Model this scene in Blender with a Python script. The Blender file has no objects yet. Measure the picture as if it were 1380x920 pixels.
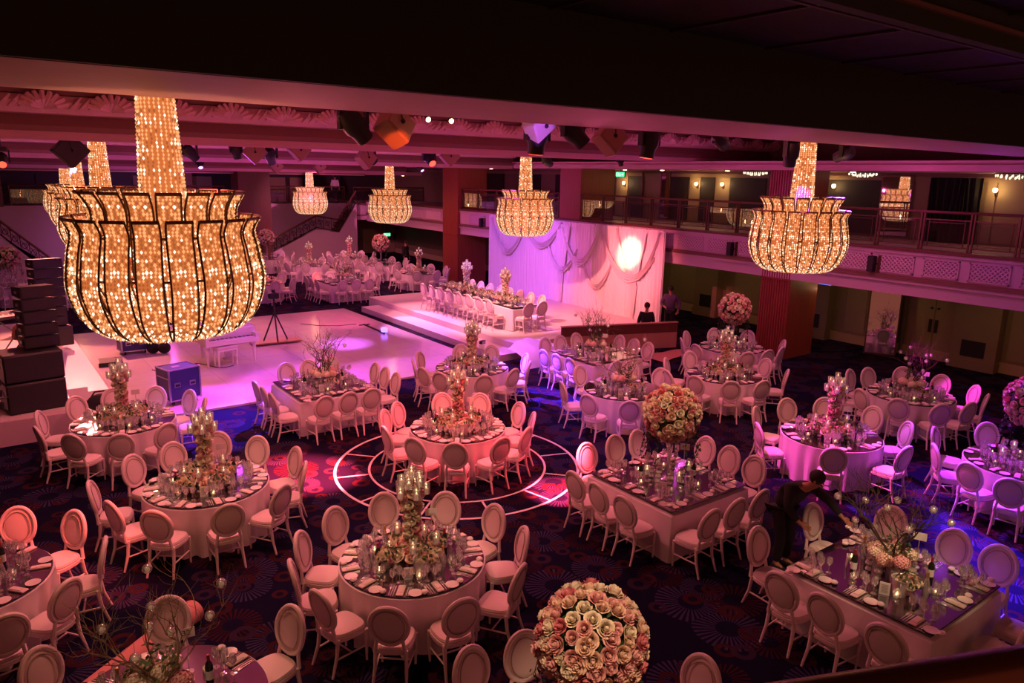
import bpy, math, random
from math import sin, cos, pi, radians as R
from mathutils import Matrix, Vector

# ------------------------------------------------------------------ camera, world, exposure
random.seed(7)
SC = bpy.context.scene
COL = SC.collection
CAM_H = 5.4
F_PX, PITCH, ROLL, YAW = 1000.0, R(12.7), R(1.05), R(36.5)

def _cam_rows():
    up = Vector((0, -cos(PITCH), -sin(PITCH))); fw = Vector((0, -sin(PITCH), cos(PITCH))); rt = Vector((1, 0, 0))
    bx = cos(YAW) * rt + sin(YAW) * fw
    ay = -sin(YAW) * rt + cos(YAW) * fw
    c, s = cos(ROLL), sin(ROLL)
    rot = lambda v: Vector((c * v.x - s * v.y, s * v.x + c * v.y, v.z))
    return rot(bx), rot(ay), rot(up)
_BX, _AY, _UP = _cam_rows()

def ray(px, py):
    v = Vector(((px - 690) / F_PX, (py - 460) / F_PX, 1.0))
    return Vector((_BX.dot(v), _AY.dot(v), _UP.dot(v)))

def at(px, py, z=0.0):
    r = ray(px, py); t = (z - CAM_H) / r.z
    return Vector((r.x * t, r.y * t, z))

def on_x(X, px, py):
    r = ray(px, py); t = X / r.x
    return Vector((X, r.y * t, CAM_H + r.z * t))

def on_y(Y, px, py):
    r = ray(px, py); t = Y / r.y
    return Vector((r.x * t, Y, CAM_H + r.z * t))

cam_data = bpy.data.cameras.new('camera')
cam_data.sensor_width = 36.0
cam_data.lens = F_PX / 1380.0 * 36.0
cam_data.clip_start = 0.05
cam_data.clip_end = 200
camera = bpy.data.objects.new('camera', cam_data)
COL.objects.link(camera)
SC.camera = camera
_cx = Vector((_BX.x, _AY.x, _UP.x)); _cy = -Vector((_BX.y, _AY.y, _UP.y)); _cz = -Vector((_BX.z, _AY.z, _UP.z))
camera.matrix_world = Matrix(((_cx.x, _cy.x, _cz.x, 0), (_cx.y, _cy.y, _cz.y, 0), (_cx.z, _cy.z, _cz.z, CAM_H), (0, 0, 0, 1)))

world = bpy.data.worlds.new('world'); SC.world = world
world.use_nodes = True
WORLD_COLOR, WORLD_STRENGTH = (1.0, 0.26, 0.18), 0.2
world.node_tree.nodes['Background'].inputs[0].default_value = (*WORLD_COLOR, 1)
world.node_tree.nodes['Background'].inputs[1].default_value = WORLD_STRENGTH
vs = SC.view_settings
vs.view_transform = 'Standard'; vs.look = 'None'; vs.exposure = 0.0; vs.gamma = 1.0
vs.use_curve_mapping = False
SC.cycles.max_bounces = 5; SC.cycles.diffuse_bounces = 3; SC.cycles.glossy_bounces = 3
SC.cycles.transparent_max_bounces = 24
SC.cycles.sample_clamp_indirect = 4.0; SC.cycles.sample_clamp_direct = 0
SC.cycles.caustics_reflective = False; SC.cycles.caustics_refractive = False

def spot(name, loc, target, color, power, angle, blend=0.3, radius=0.04):
    l = bpy.data.lights.new(name, 'SPOT')
    l.color = color; l.energy = power; l.spot_size = R(angle); l.spot_blend = blend; l.shadow_soft_size = radius
    o = bpy.data.objects.new(name, l); COL.objects.link(o)
    o.location = loc
    d = Vector(target) - Vector(loc)
    o.rotation_euler = d.to_track_quat('-Z', 'Y').to_euler()
    return o

def point(name, loc, color, power, radius=0.05):
    l = bpy.data.lights.new(name, 'POINT')
    l.color = color; l.energy = power; l.shadow_soft_size = radius
    o = bpy.data.objects.new(name, l); COL.objects.link(o); o.location = loc
    return o

WARM = (1.0, 0.62, 0.36); RED = (1.0, 0.05, 0.07); PURPLE = (0.5, 0.1, 1.0); BLUE = (0.16, 0.05, 1.0)
MAGENTA = (1.0, 0.08, 0.75); PINK = (1.0, 0.3, 0.45); WHITE = (1.0, 0.88, 0.85)
# coloured stage spots of the ceiling rig
#      fixture position          aimed at            colour   power  angle blend
RIG_GAIN = 3.0
RIG = [
    ((6.4, 8.3, 5.75), (4.55, 12.35, 0), RED, 42000, 16, 0.8),
    ((8.4, 8.3, 5.65), (7.2, 11.2, 0.6), RED, 620, 34, 0.35),
    ((3.9, 8.3, 5.75), (5.0, 12.1, 0.6), RED, 500, 15, 0.3),
    ((6.9, 8.3, 5.75), (7.9, 9.2, 0.0), (1.0, 0.05, 0.1), 18000, 13, 0.7),
    ((6.0, 8.3, 5.75), (9.6, 10.5, 0.3), (0.55, 0.08, 1.0), 160, 24, 0.4),
    ((9.6, 18.6, 5.7), (6.4, 20.4, 0), PURPLE, 300, 36, 0.8),
    ((7.0, 18.6, 5.7), (4.4, 17.6, 0), (0.66, 0.04, 1.0), 1250, 30, 0.6),
    ((5.8, 18.6, 5.7), (6.6, 18.2, 0), (0.66, 0.05, 1.0), 480, 40, 0.6),
    ((7.6, 18.6, 5.7), (3.9, 15.9, 0), (0.18, 0.04, 1.0), 7000, 24, 0.8),
    ((8.9, 18.6, 5.7), (9.4, 21.6, 0), (0.55, 0.12, 1.0), 1500, 18, 0.9),
    ((11.4, 18.6, 5.7), (10.7, 25.3, 0), (1.0, 0.12, 0.25), 1200, 20, 0.9),
    ((8.4, 18.6, 5.7), (9.2, 17.6, 0), (0.75, 0.12, 1.0), 480, 40, 0.6),
    ((8.0, 28.4, 5.4), (6.0, 24.0, 0), (1.0, 0.26, 0.30), 420, 80, 0.9),
    ((8.4, 28.4, 5.4), (9.0, 22.5, 0), (1.0, 0.2, 0.4), 180, 50, 0.9),
    ((14.3, 8.3, 5.7), (10.6, 7.1, 0), (0.22, 0.03, 1.0), 15000, 24, 0.7),
    ((10.0, 8.3, 5.7), (12.0, 6.8, 0.5), (1.0, 0.05, 0.6), 900, 26, 0.35),
    ((10.6, 8.3, 5.7), (12.7, 6.2, 0.5), (1.0, 0.12, 0.1), 380, 13, 0.3),
    ((11.3, 8.3, 5.7), (9.7, 8.2, 0.9), (1.0, 0.05, 0.6), 260, 13, 0.3),
    ((12.3, 8.3, 5.7), (16.2, 7.0, 0.3), (0.4, 0.03, 1.0), 1400, 32, 0.5),
    ((13.8, 8.3, 5.7), (17.6, 7.0, 0.8), (1.0, 0.04, 0.8), 900, 12, 0.4),
    ((15.0, 8.3, 5.7), (13.6, 4.3, 0.3), (0.45, 0.03, 1.0), 1300, 42, 0.5),
    ((12.0, 8.3, 5.7), (12.9, 5.0, 0.8), (1.0, 0.04, 0.85), 620, 20, 0.4),
    ((13.0, 8.3, 5.7), (10.6, 5.6, 0), (0.22, 0.03, 1.0), 26000, 22, 0.8),
    ((14.0, 8.3, 5.7), (11.0, 4.4, 0), (0.16, 0.03, 1.0), 12000, 30, 0.9),
    ((9.6, 18.6, 5.75), (11.3, 13.6, 0), (0.22, 0.04, 1.0), 15000, 16, 0.7),
    ((11.0, 18.6, 5.75), (12.2, 15.2, 0.4), (0.55, 0.12, 1.0), 800, 18, 0.5),
    ((11.0, 18.6, 5.75), (11.2, 12.2, 0.3), (0.35, 0.08, 1.0), 700, 26, 0.7),
    ((12.4, 18.6, 5.75), (13.2, 17.0, 0.3), (0.35, 0.08, 1.0), 420, 26, 0.5),
    ((11.2, 18.6, 5.75), (18.9, 25.2, 1.5), (0.42, 0.12, 1.0), 1150, 40, 0.8),
    ((10.2, 18.6, 5.6), (18.9, 22.6, 1.8), (0.85, 0.1, 0.8), 420, 34, 0.9),
    ((9.0, 15.2, 5.6), (18.9, 19.6, 1.6), (1.0, 0.22, 0.19), 2300, 30, 0.9),
    ((10.4, 14.6, 5.6), (18.9, 18.4, 2.6), (1.0, 0.14, 0.22), 1200, 22, 0.9),
    ((13.2, 15.2, 5.3), (19.1, 18.85, 2.72), (1.0, 0.66, 0.36), 3600, 10, 1.0),
    ((11.2, 27.9, 5.5), (14.4, 22.8, 0.6), (1.0, 0.26, 0.32), 1500, 46, 0.9),
    ((10.7, 18.6, 5.7), (14.9, 20.2, 0.4), (1.0, 0.3, 0.32), 1100, 40, 0.8),
    ((13.6, 18.6, 5.7), (13.0, 18.4, 0.2), (0.7, 0.12, 1.0), 520, 60, 0.8),
    ((11.9, 28.0, 5.5), (12.6, 22.5, 0.2), (0.95, 0.3, 1.0), 1500, 22, 0.6),
    ((2.6, 8.3, 5.7), (-0.1, 9.6, 0.6), (1.0, 0.1, 0.09), 900, 40, 0.5),
    ((2.2, 18.6, 5.6), (0.9, 21.5, 0), (1.0, 0.26, 0.16), 1700, 60, 0.9),
    ((2.8, 28.4, 5.4), (1.4, 22.5, 0.5), (1.0, 0.24, 0.2), 1600, 60, 0.9),
    ((3.2, 28.4, 5.4), (2.0, 35.0, 0.6), (0.5, 0.2, 1.0), 900, 40, 0.7),
    ((8.0, 28.4, 5.4), (10.2, 31.2, 0.6), (1.0, 0.12, 0.06), 700, 14, 0.5),
    ((10.4, 28.4, 5.4), (12.2, 31.6, 0.4), (1.0, 0.1, 0.06), 500, 12, 0.5),
    ((12.0, 28.4, 5.4), (15.5, 34.0, 0.5), (1.0, 0.26, 0.34), 420, 70, 0.9),
    ((8.0, 36.0, 5.0), (8.5, 42.0, 1.6), (0.7, 0.2, 0.8), 260, 90, 0.9),
    ((14.0, 36.0, 5.0), (17.5, 42.0, 1.8), (1.0, 0.2, 0.5), 420, 90, 0.9),
]
for i, (a_, b_, c_, p_, g_, s_) in enumerate(RIG):
    spot('stage_spot', a_, b_, c_, p_ * RIG_GAIN, g_, s_)
# unseen pink and violet fill points added to tint ceiling and balcony front
FILL = [((5.0, 12.5, 4.9), (1.0, 0.14, 0.22), 70), ((11.0, 12.0, 4.9), (1.0, 0.1, 0.3), 130), ((16.2, 11.0, 4.9), (0.7, 0.08, 0.8), 46), ((18.2, 7.0, 4.8), (0.45, 0.08, 0.9), 26), ((3.6, 9.7, 5.0), (1.0, 0.2, 0.18), 40), ((9.3, 9.7, 5.0), (1.0, 0.12, 0.3), 55), ((14.4, 9.6, 5.0), (1.0, 0.1, 0.4), 50), ((19.0, 9.4, 5.0), (0.8, 0.1, 0.6), 22),
        ((6.0, 22.5, 4.8), (0.62, 0.08, 1.0), 170), ((11.0, 22.5, 4.8), (0.85, 0.08, 0.9), 150), ((17.4, 14.6, 4.9), (0.8, 0.1, 0.6), 45), ((6.0, 33.0, 4.6), (0.7, 0.1, 0.8), 130),
        ((13.0, 33.0, 4.6), (1.0, 0.12, 0.5), 170), ((17.5, 28.5, 4.7), (0.9, 0.1, 0.6), 120), ((2.0, 13.0, 5.0), (1.0, 0.2, 0.2), 60), ((8.0, 40.0, 4.5), (0.8, 0.1, 0.7), 60)]
for p_, c_, e_ in FILL: point('fill_point', p_, c_, e_ * 0.8, 0.02)
# warm pink house downlights set in the coffers
for x_, y_, w_ in [(3.0, 9.5, 1.0), (8.0, 10.0, 1.0), (6.0, 14.5, 0.9), (12.5, 11.0, 0.3), (2.0, 14.0, 1.0), (16.5, 11.0, 0.5), (6.5, 4.6, 0.0), (10.5, 8.2, 0.5), (16.0, 33.0, 1.2), (10.0, 32.0, 1.0), (14.5, 22.0, 0.6)]:
    if w_: spot('house_downlight', (x_, y_, 6.9), (x_, y_, 0), (1.0, 0.23, 0.24), 520 * w_, 125, 0.6, 0.06)

# warm lamps below the side balcony
for y_ in (8.0, 12.0, 17.0, 20.5, 27.0): point('balcony_lamp', (22.0, y_, 2.3), (1.0, 0.62, 0.26), 9, 0.03)
# ------------------------------------------------------------------ materials
def mat(name, color=(0.8, 0.8, 0.8), rough=0.6, metal=0.0, emit=None, strength=0.0, spec=0.5, noise=0.0, nscale=8.0, bump=0.0, bscale=40.0, sheen=0.0):
    m = bpy.data.materials.new(name); m.use_nodes = True
    nt = m.node_tree; b = nt.nodes['Principled BSDF']
    b.inputs['Base Color'].default_value = (*color, 1); b.inputs['Roughness'].default_value = rough
    b.inputs['Metallic'].default_value = metal; b.inputs['Specular IOR Level'].default_value = spec
    if sheen: b.inputs['Sheen Weight'].default_value = sheen
    if emit:
        b.inputs['Emission Color'].default_value = (*emit, 1); b.inputs['Emission Strength'].default_value = strength
    if noise or bump:
        tc = nt.nodes.new('ShaderNodeTexCoord')
        n = nt.nodes.new('ShaderNodeTexNoise'); n.inputs['Scale'].default_value = nscale; n.inputs['Detail'].default_value = 3
        nt.links.new(tc.outputs['Object'], n.inputs['Vector'])
        if noise:
            mx = nt.nodes.new('ShaderNodeMix'); mx.data_type = 'RGBA'
            mx.inputs[6].default_value = (*[c * (1 - noise) for c in color], 1)
            mx.inputs[7].default_value = (*[min(1, c * (1 + noise)) for c in color], 1)
            nt.links.new(n.outputs['Fac'], mx.inputs[0]); nt.links.new(mx.outputs[2], b.inputs['Base Color'])
        if bump:
            n2 = nt.nodes.new('ShaderNodeTexNoise'); n2.inputs['Scale'].default_value = bscale; n2.inputs['Detail'].default_value = 3
            nt.links.new(tc.outputs['Object'], n2.inputs['Vector'])
            bp = nt.nodes.new('ShaderNodeBump'); bp.inputs['Strength'].default_value = bump; bp.inputs['Distance'].default_value = 0.02
            nt.links.new(n2.outputs['Fac'], bp.inputs['Height']); nt.links.new(bp.outputs[0], b.inputs['Normal'])
    return m

def mnode(nt, op, a, b=None, c=None):
    n = nt.nodes.new('ShaderNodeMath'); n.operation = op
    for i, v in enumerate((a, b, c)):
        if v is None: continue
        if isinstance(v, (int, float)): n.inputs[i].default_value = v
        else: nt.links.new(v, n.inputs[i])
    return n.outputs[0]

def carpet_material():
    m = bpy.data.materials.new('burst_carpet'); m.use_nodes = True
    nt = m.node_tree; L = nt.links; b = nt.nodes['Principled BSDF']
    b.inputs['Roughness'].default_value = 0.95; b.inputs['Specular IOR Level'].default_value = 0.05
    geo = nt.nodes.new('ShaderNodeNewGeometry')
    base = nt.nodes.new('ShaderNodeRGB'); base.outputs[0].default_value = (0.006, 0.0055, 0.022, 1)
    cur = base.outputs[0]
    # layers: (scale, offset, radius range of rays, hole, number of rays, colour, keep-fraction, solid ring?)
    layers = [(0.95, 0.0, 0.40, 0.13, 34, (0.042, 0.034, 0.085), 0.0, False), (0.95, 17.3, 0.36, 0.12, 28, (0.038, 0.009, 0.011), 0.35, False),
              (1.9, 5.1, 0.30, 0.13, 0, (0.038, 0.011, 0.014), 0.25, True), (1.7, 31.7, 0.27, 0.12, 0, (0.03, 0.016, 0.035), 0.5, True)]
    for sc, off, rmax, hole, nr, colr, keep, solid in layers:
        vm = nt.nodes.new('ShaderNodeVectorMath'); vm.operation = 'ADD'; vm.inputs[1].default_value = (off, off * 0.7, 0)
        L.new(geo.outputs['Position'], vm.inputs[0])
        v = nt.nodes.new('ShaderNodeTexVoronoi'); v.voronoi_dimensions = '2D'; v.inputs['Scale'].default_value = sc
        v.inputs['Randomness'].default_value = 0.75
        L.new(vm.outputs[0], v.inputs['Vector'])
        sub = nt.nodes.new('ShaderNodeVectorMath'); sub.operation = 'SUBTRACT'
        L.new(vm.outputs[0], sub.inputs[0]); L.new(v.outputs['Position'], sub.inputs[1])
        sp = nt.nodes.new('ShaderNodeSeparateXYZ'); L.new(sub.outputs[0], sp.inputs[0])
        d = mnode(nt, 'MULTIPLY', v.outputs['Distance'], 1.0)
        sc_rand = nt.nodes.new('ShaderNodeSeparateColor'); L.new(v.outputs['Color'], sc_rand.inputs[0])
        rr = mnode(nt, 'MULTIPLY_ADD', sc_rand.outputs[0], rmax * 0.45, rmax * 0.65)   # outer radius, in cells
        inner = mnode(nt, 'MULTIPLY', rr, 0.36 if not solid else 0.45)
        a1 = mnode(nt, 'GREATER_THAN', d, inner); a2 = mnode(nt, 'LESS_THAN', d, rr)
        k = mnode(nt, 'MULTIPLY', a1, a2)
        if not solid:
            ang = mnode(nt, 'ARCTAN2', sp.outputs[1], sp.outputs[0])
            s = mnode(nt, 'SINE', mnode(nt, 'MULTIPLY', ang, nr))
            k = mnode(nt, 'MULTIPLY', k, mnode(nt, 'GREATER_THAN', s, 0.1))
        k = mnode(nt, 'MULTIPLY', k, mnode(nt, 'GREATER_THAN', sc_rand.outputs[1], keep))
        k = mnode(nt, 'MULTIPLY', k, 0.9)
        mx = nt.nodes.new('ShaderNodeMix'); mx.data_type = 'RGBA'; mx.inputs[7].default_value = (*colr, 1)
        L.new(k, mx.inputs[0]); L.new(cur, mx.inputs[6]); cur = mx.outputs[2]
    L.new(cur, b.inputs['Base Color'])
    return m

def tile_material(name, color, scale, rough, vein=0.12, grout=0.75):
    m = bpy.data.materials.new(name); m.use_nodes = True
    nt = m.node_tree; L = nt.links; b = nt.nodes['Principled BSDF']
    b.inputs['Roughness'].default_value = rough
    geo = nt.nodes.new('ShaderNodeNewGeometry')
    br = nt.nodes.new('ShaderNodeTexBrick'); br.offset = 0; br.inputs['Scale'].default_value = scale
    br.inputs['Brick Width'].default_value = 1.0; br.inputs['Row Height'].default_value = 1.0; br.inputs['Mortar Size'].default_value = 0.008
    br.inputs['Color1'].default_value = (*color, 1); br.inputs['Color2'].default_value = (*[c * 0.93 for c in color], 1)
    br.inputs['Mortar'].default_value = (*[c * grout for c in color], 1)
    L.new(geo.outputs['Position'], br.inputs['Vector'])
    n = nt.nodes.new('ShaderNodeTexNoise'); n.inputs['Scale'].default_value = 1.6; n.inputs['Detail'].default_value = 6; n.inputs['Distortion'].default_value = 1.5
    L.new(geo.outputs['Position'], n.inputs['Vector'])
    mx = nt.nodes.new('ShaderNodeMix'); mx.data_type = 'RGBA'; mx.blend_type = 'MULTIPLY'; mx.inputs[0].default_value = vein * 2
    L.new(br.outputs['Color'], mx.inputs[6]); L.new(n.outputs['Color'], mx.inputs[7])
    L.new(mx.outputs[2], b.inputs['Base Color'])
    return m

def stripe_material(name, c1, c2, freq, axis, rough=0.5):
    m = bpy.data.materials.new(name); m.use_nodes = True
    nt = m.node_tree; L = nt.links; b = nt.nodes['Principled BSDF']; b.inputs['Roughness'].default_value = rough
    geo = nt.nodes.new('ShaderNodeNewGeometry'); sp = nt.nodes.new('ShaderNodeSeparateXYZ'); L.new(geo.outputs['Position'], sp.inputs[0])
    nz = nt.nodes.new('ShaderNodeTexNoise'); nz.inputs['Scale'].default_value = freq
    mp = nt.nodes.new('ShaderNodeMapping'); mp.inputs['Scale'].default_value = (1, 1, 0.06) if axis != 2 else (0.1, 0.1, 1)
    L.new(geo.outputs['Position'], mp.inputs[0]); L.new(mp.outputs[0], nz.inputs['Vector'])
    mx = nt.nodes.new('ShaderNodeMix'); mx.data_type = 'RGBA'; mx.inputs[6].default_value = (*c1, 1); mx.inputs[7].default_value = (*c2, 1)
    L.new(nz.outputs['Fac'], mx.inputs[0]); L.new(mx.outputs[2], b.inputs['Base Color'])
    return m

def glass_material(name, tint=(1, 1, 1), gloss=0.34, rough=0.14, body=0.26):
    m = bpy.data.materials.new(name); m.use_nodes = True
    nt = m.node_tree; L = nt.links; nt.nodes.remove(nt.nodes['Principled BSDF'])
    out = nt.nodes['Material Output']
    t = nt.nodes.new('ShaderNodeBsdfTransparent'); t.inputs[0].default_value = (*tint, 1)
    g = nt.nodes.new('ShaderNodeBsdfGlossy'); g.inputs['Roughness'].default_value = rough; g.inputs[0].default_value = (1, 1, 1, 1)
    df = nt.nodes.new('ShaderNodeBsdfDiffuse'); df.inputs[0].default_value = (0.9, 0.88, 0.86, 1)
    lw = nt.nodes.new('ShaderNodeLayerWeight'); lw.inputs[0].default_value = 0.35
    k = mnode(nt, 'MULTIPLY_ADD', lw.outputs['Facing'], 0.55, gloss)
    m1 = nt.nodes.new('ShaderNodeMixShader'); m1.inputs[0].default_value = body
    L.new(t.outputs[0], m1.inputs[1]); L.new(df.outputs[0], m1.inputs[2])
    mx = nt.nodes.new('ShaderNodeMixShader')
    L.new(k, mx.inputs[0]); L.new(m1.outputs[0], mx.inputs[1]); L.new(g.outputs[0], mx.inputs[2]); L.new(mx.outputs[0], out.inputs[0])
    return m

def emitter(name, color, strength, sample=False):
    m = mat(name, (0.1, 0.1, 0.1), 0.5, emit=color, strength=strength)
    if not sample:
        try: m.cycles.emission_sampling = 'NONE'
        except Exception: pass
    return m

M = dict(
    carpet=carpet_material(),
    marble=tile_material('white_marble_tile', (0.78, 0.68, 0.66), 0.8, 0.16),
    stage=mat('stage_white', (0.82, 0.74, 0.72), 0.4),
    plaster=mat('ceiling_plaster', (0.62, 0.38, 0.37), 0.7, noise=0.08, nscale=3),
    plaster2=mat('cornice_plaster', (0.72, 0.5, 0.42), 0.55, bump=0.6, bscale=22),
    molding=mat('brown_molding', (0.22, 0.11, 0.08), 0.6),
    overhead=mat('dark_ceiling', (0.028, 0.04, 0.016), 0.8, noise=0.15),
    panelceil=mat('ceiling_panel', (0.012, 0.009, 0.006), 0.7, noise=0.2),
    trimline=mat('panel_bead', (0.05, 0.03, 0.022), 0.6),
    fascia=mat('balcony_fascia', (0.62, 0.46, 0.52), 0.6),
    fascia2=mat('balcony_lattice', (0.72, 0.55, 0.6), 0.6),
    groove=mat('lattice_groove', (0.36, 0.25, 0.3), 0.7),
    olive=mat('olive_wall', (0.26, 0.19, 0.11), 0.7, noise=0.06, nscale=2),
    olive2=mat('olive_panel', (0.33, 0.25, 0.14), 0.6),
    cream=mat('cream_skirting', (0.5, 0.38, 0.2), 0.6),
    darkwall=mat('dark_panel', (0.035, 0.03, 0.022), 0.6),
    redwood=stripe_material('red_veneer', (0.20, 0.035, 0.02), (0.34, 0.075, 0.04), 22, 0, 0.4),
    wooddark=stripe_material('brown_veneer', (0.10, 0.035, 0.02), (0.17, 0.06, 0.032), 16, 0, 0.45),
    board=stripe_material('board_ply', (0.42, 0.23, 0.14), (0.55, 0.32, 0.2), 5, 0, 0.5),
    bronze=mat('dark_bronze', (0.12, 0.06, 0.03), 0.4, metal=0.6),
    chairpaint=mat('white_paint', (0.80, 0.70, 0.66), 0.42),
    chairpad=mat('pale_upholstery', (0.76, 0.66, 0.62), 0.85, bump=0.12, bscale=180),
    padback=mat('back_upholstery', (0.62, 0.50, 0.46), 0.85, bump=0.1, bscale=180),
    piping=mat('piping', (0.42, 0.32, 0.29), 0.7),
    cloth=mat('table_linen', (0.80, 0.72, 0.74), 0.8, bump=0.05, bscale=120),
    mirror=mat('mirror_top', (0.42, 0.38, 0.42), 0.12, metal=1.0),
    wallmirror=mat('wall_mirror', (0.86, 0.84, 0.84), 0.02, metal=1.0),
    silver=mat('silver', (0.9, 0.86, 0.82), 0.24, metal=0.6),
    china=mat('white_china', (0.85, 0.78, 0.74), 0.25),
    linen=mat('napkin_linen', (0.80, 0.66, 0.62), 0.85),
    paper=mat('card_paper', (0.85, 0.80, 0.78), 0.7),
    ink=mat('printed_ink', (0.05, 0.04, 0.05), 0.7),
    glass=glass_material('clear_glass'),
    railglass=glass_material('balustrade_glass', (0.86, 0.84, 0.86), 0.07, 0.02, 0.0),
    wineglass=glass_material('bottle_glass', (0.05, 0.09, 0.05), 0.12, 0.08),
    bottle=mat('dark_bottle', (0.012, 0.02, 0.012), 0.12),
    foil=mat('red_foil', (0.3, 0.02, 0.03), 0.35),
    gold=mat('gold_foil', (0.7, 0.45, 0.15), 0.3, metal=0.8),
    wax=mat('candle_wax', (0.9, 0.82, 0.66), 0.5, emit=(1.0, 0.62, 0.32), strength=0.16),
    flame=emitter('candle_flame', (1.0, 0.60, 0.28), 7),
    leaf=mat('leaf_green', (0.022, 0.05, 0.014), 0.6, noise=0.4, nscale=30),
    leaf2=mat('pale_leaf', (0.12, 0.2, 0.08), 0.6),
    twig=mat('twig_bark', (0.07, 0.04, 0.025), 0.8),
    twigw=mat('pale_twig', (0.26, 0.19, 0.11), 0.8),
    rose_cream=mat('rose_cream', (0.88, 0.76, 0.60), 0.65, noise=0.12, nscale=30),
    rose_pink=mat('rose_pink', (0.82, 0.42, 0.42), 0.65, noise=0.15, nscale=30),
    rose_deep=mat('rose_deep', (0.70, 0.20, 0.25), 0.65, noise=0.15, nscale=30),
    rose_peach=mat('rose_peach', (0.84, 0.58, 0.46), 0.65, noise=0.15, nscale=30),
    black=mat('black_plastic', (0.012, 0.011, 0.011), 0.5),
    blackgrille=mat('speaker_grille', (0.02, 0.019, 0.018), 0.6, bump=0.4, bscale=120),
    navy=mat('case_navy', (0.03, 0.03, 0.16), 0.45),
    steel=mat('case_steel', (0.5, 0.48, 0.5), 0.3, metal=0.9),
    pianowhite=mat('piano_white', (0.85, 0.78, 0.78), 0.15),
    keyblack=mat('piano_black', (0.02, 0.02, 0.02), 0.3),
    boxwood=mat('speaker_paint', (0.42, 0.24, 0.16), 0.55),
    iron=mat('wrought_iron', (0.03, 0.02, 0.016), 0.5, metal=0.5),
    brassrail=mat('polished_rail', (0.22, 0.09, 0.03), 0.25, metal=0.5),
    drape=mat('white_drape', (0.80, 0.74, 0.74), 0.75, bump=0.08, bscale=60),
    curtain=mat('black_curtain', (0.008, 0.009, 0.008), 0.9),
    sconce=emitter('sconce_light', (1.0, 0.62, 0.25), 9, True),
    downlight=emitter('downlight', (1.0, 0.55, 0.3), 12),
    exitgreen=emitter('exit_green', (0.05, 0.9, 0.35), 1.6),
    exitblue=emitter('exit_blue', (0.12, 0.25, 1.0), 1.2),
    lensred=emitter('red_lens', (1.0, 0.06, 0.03), 3.0),
    lensblue=emitter('blue_lens', (0.2, 0.12, 1.0), 4.0),
    lenspurple=emitter('purple_lens', (0.7, 0.25, 1.0), 5.0),
    tape=mat('white_tape', (0.8, 0.72, 0.72), 0.6),
    rollpaper=mat('pink_roll', (0.62, 0.26, 0.22), 0.75),
    cable=mat('cable_black', (0.02, 0.015, 0.02), 0.6),
    skin=mat('skin', (0.42, 0.2, 0.12), 0.6), hair=mat('hair', (0.02, 0.014, 0.01), 0.8),
    vest=mat('vest_grey', (0.06, 0.065, 0.055), 0.85), suit=mat('black_cloth', (0.012, 0.012, 0.012), 0.85),
    shirt=mat('white_shirt', (0.6, 0.5, 0.5), 0.8), waistcoat=mat('purple_waistcoat', (0.1, 0.05, 0.12), 0.8),
    bead_dim=emitter('bead_dim', (1.0, 0.25, 0.06), 0.38), bead_mid=emitter('bead_mid', (1.0, 0.42, 0.16), 1.05),  # light and sparkle of the bulbs put into the beads' own emission
    bead_bright=emitter('bead_bright', (1.0, 0.82, 0.58), 1.7), bulb=emitter('bulb', (1.0, 0.6, 0.28), 7.0),
    glowback=mat('glow_backing', (0.12, 0.05, 0.02), 0.4, emit=(1.0, 0.24, 0.06), strength=0.62),  # added glowing sheet; orange light among the crystals put into its emission
    crystal=emitter('ceiling_crystal', (1.0, 0.85, 0.6), 1.6),
)

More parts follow.
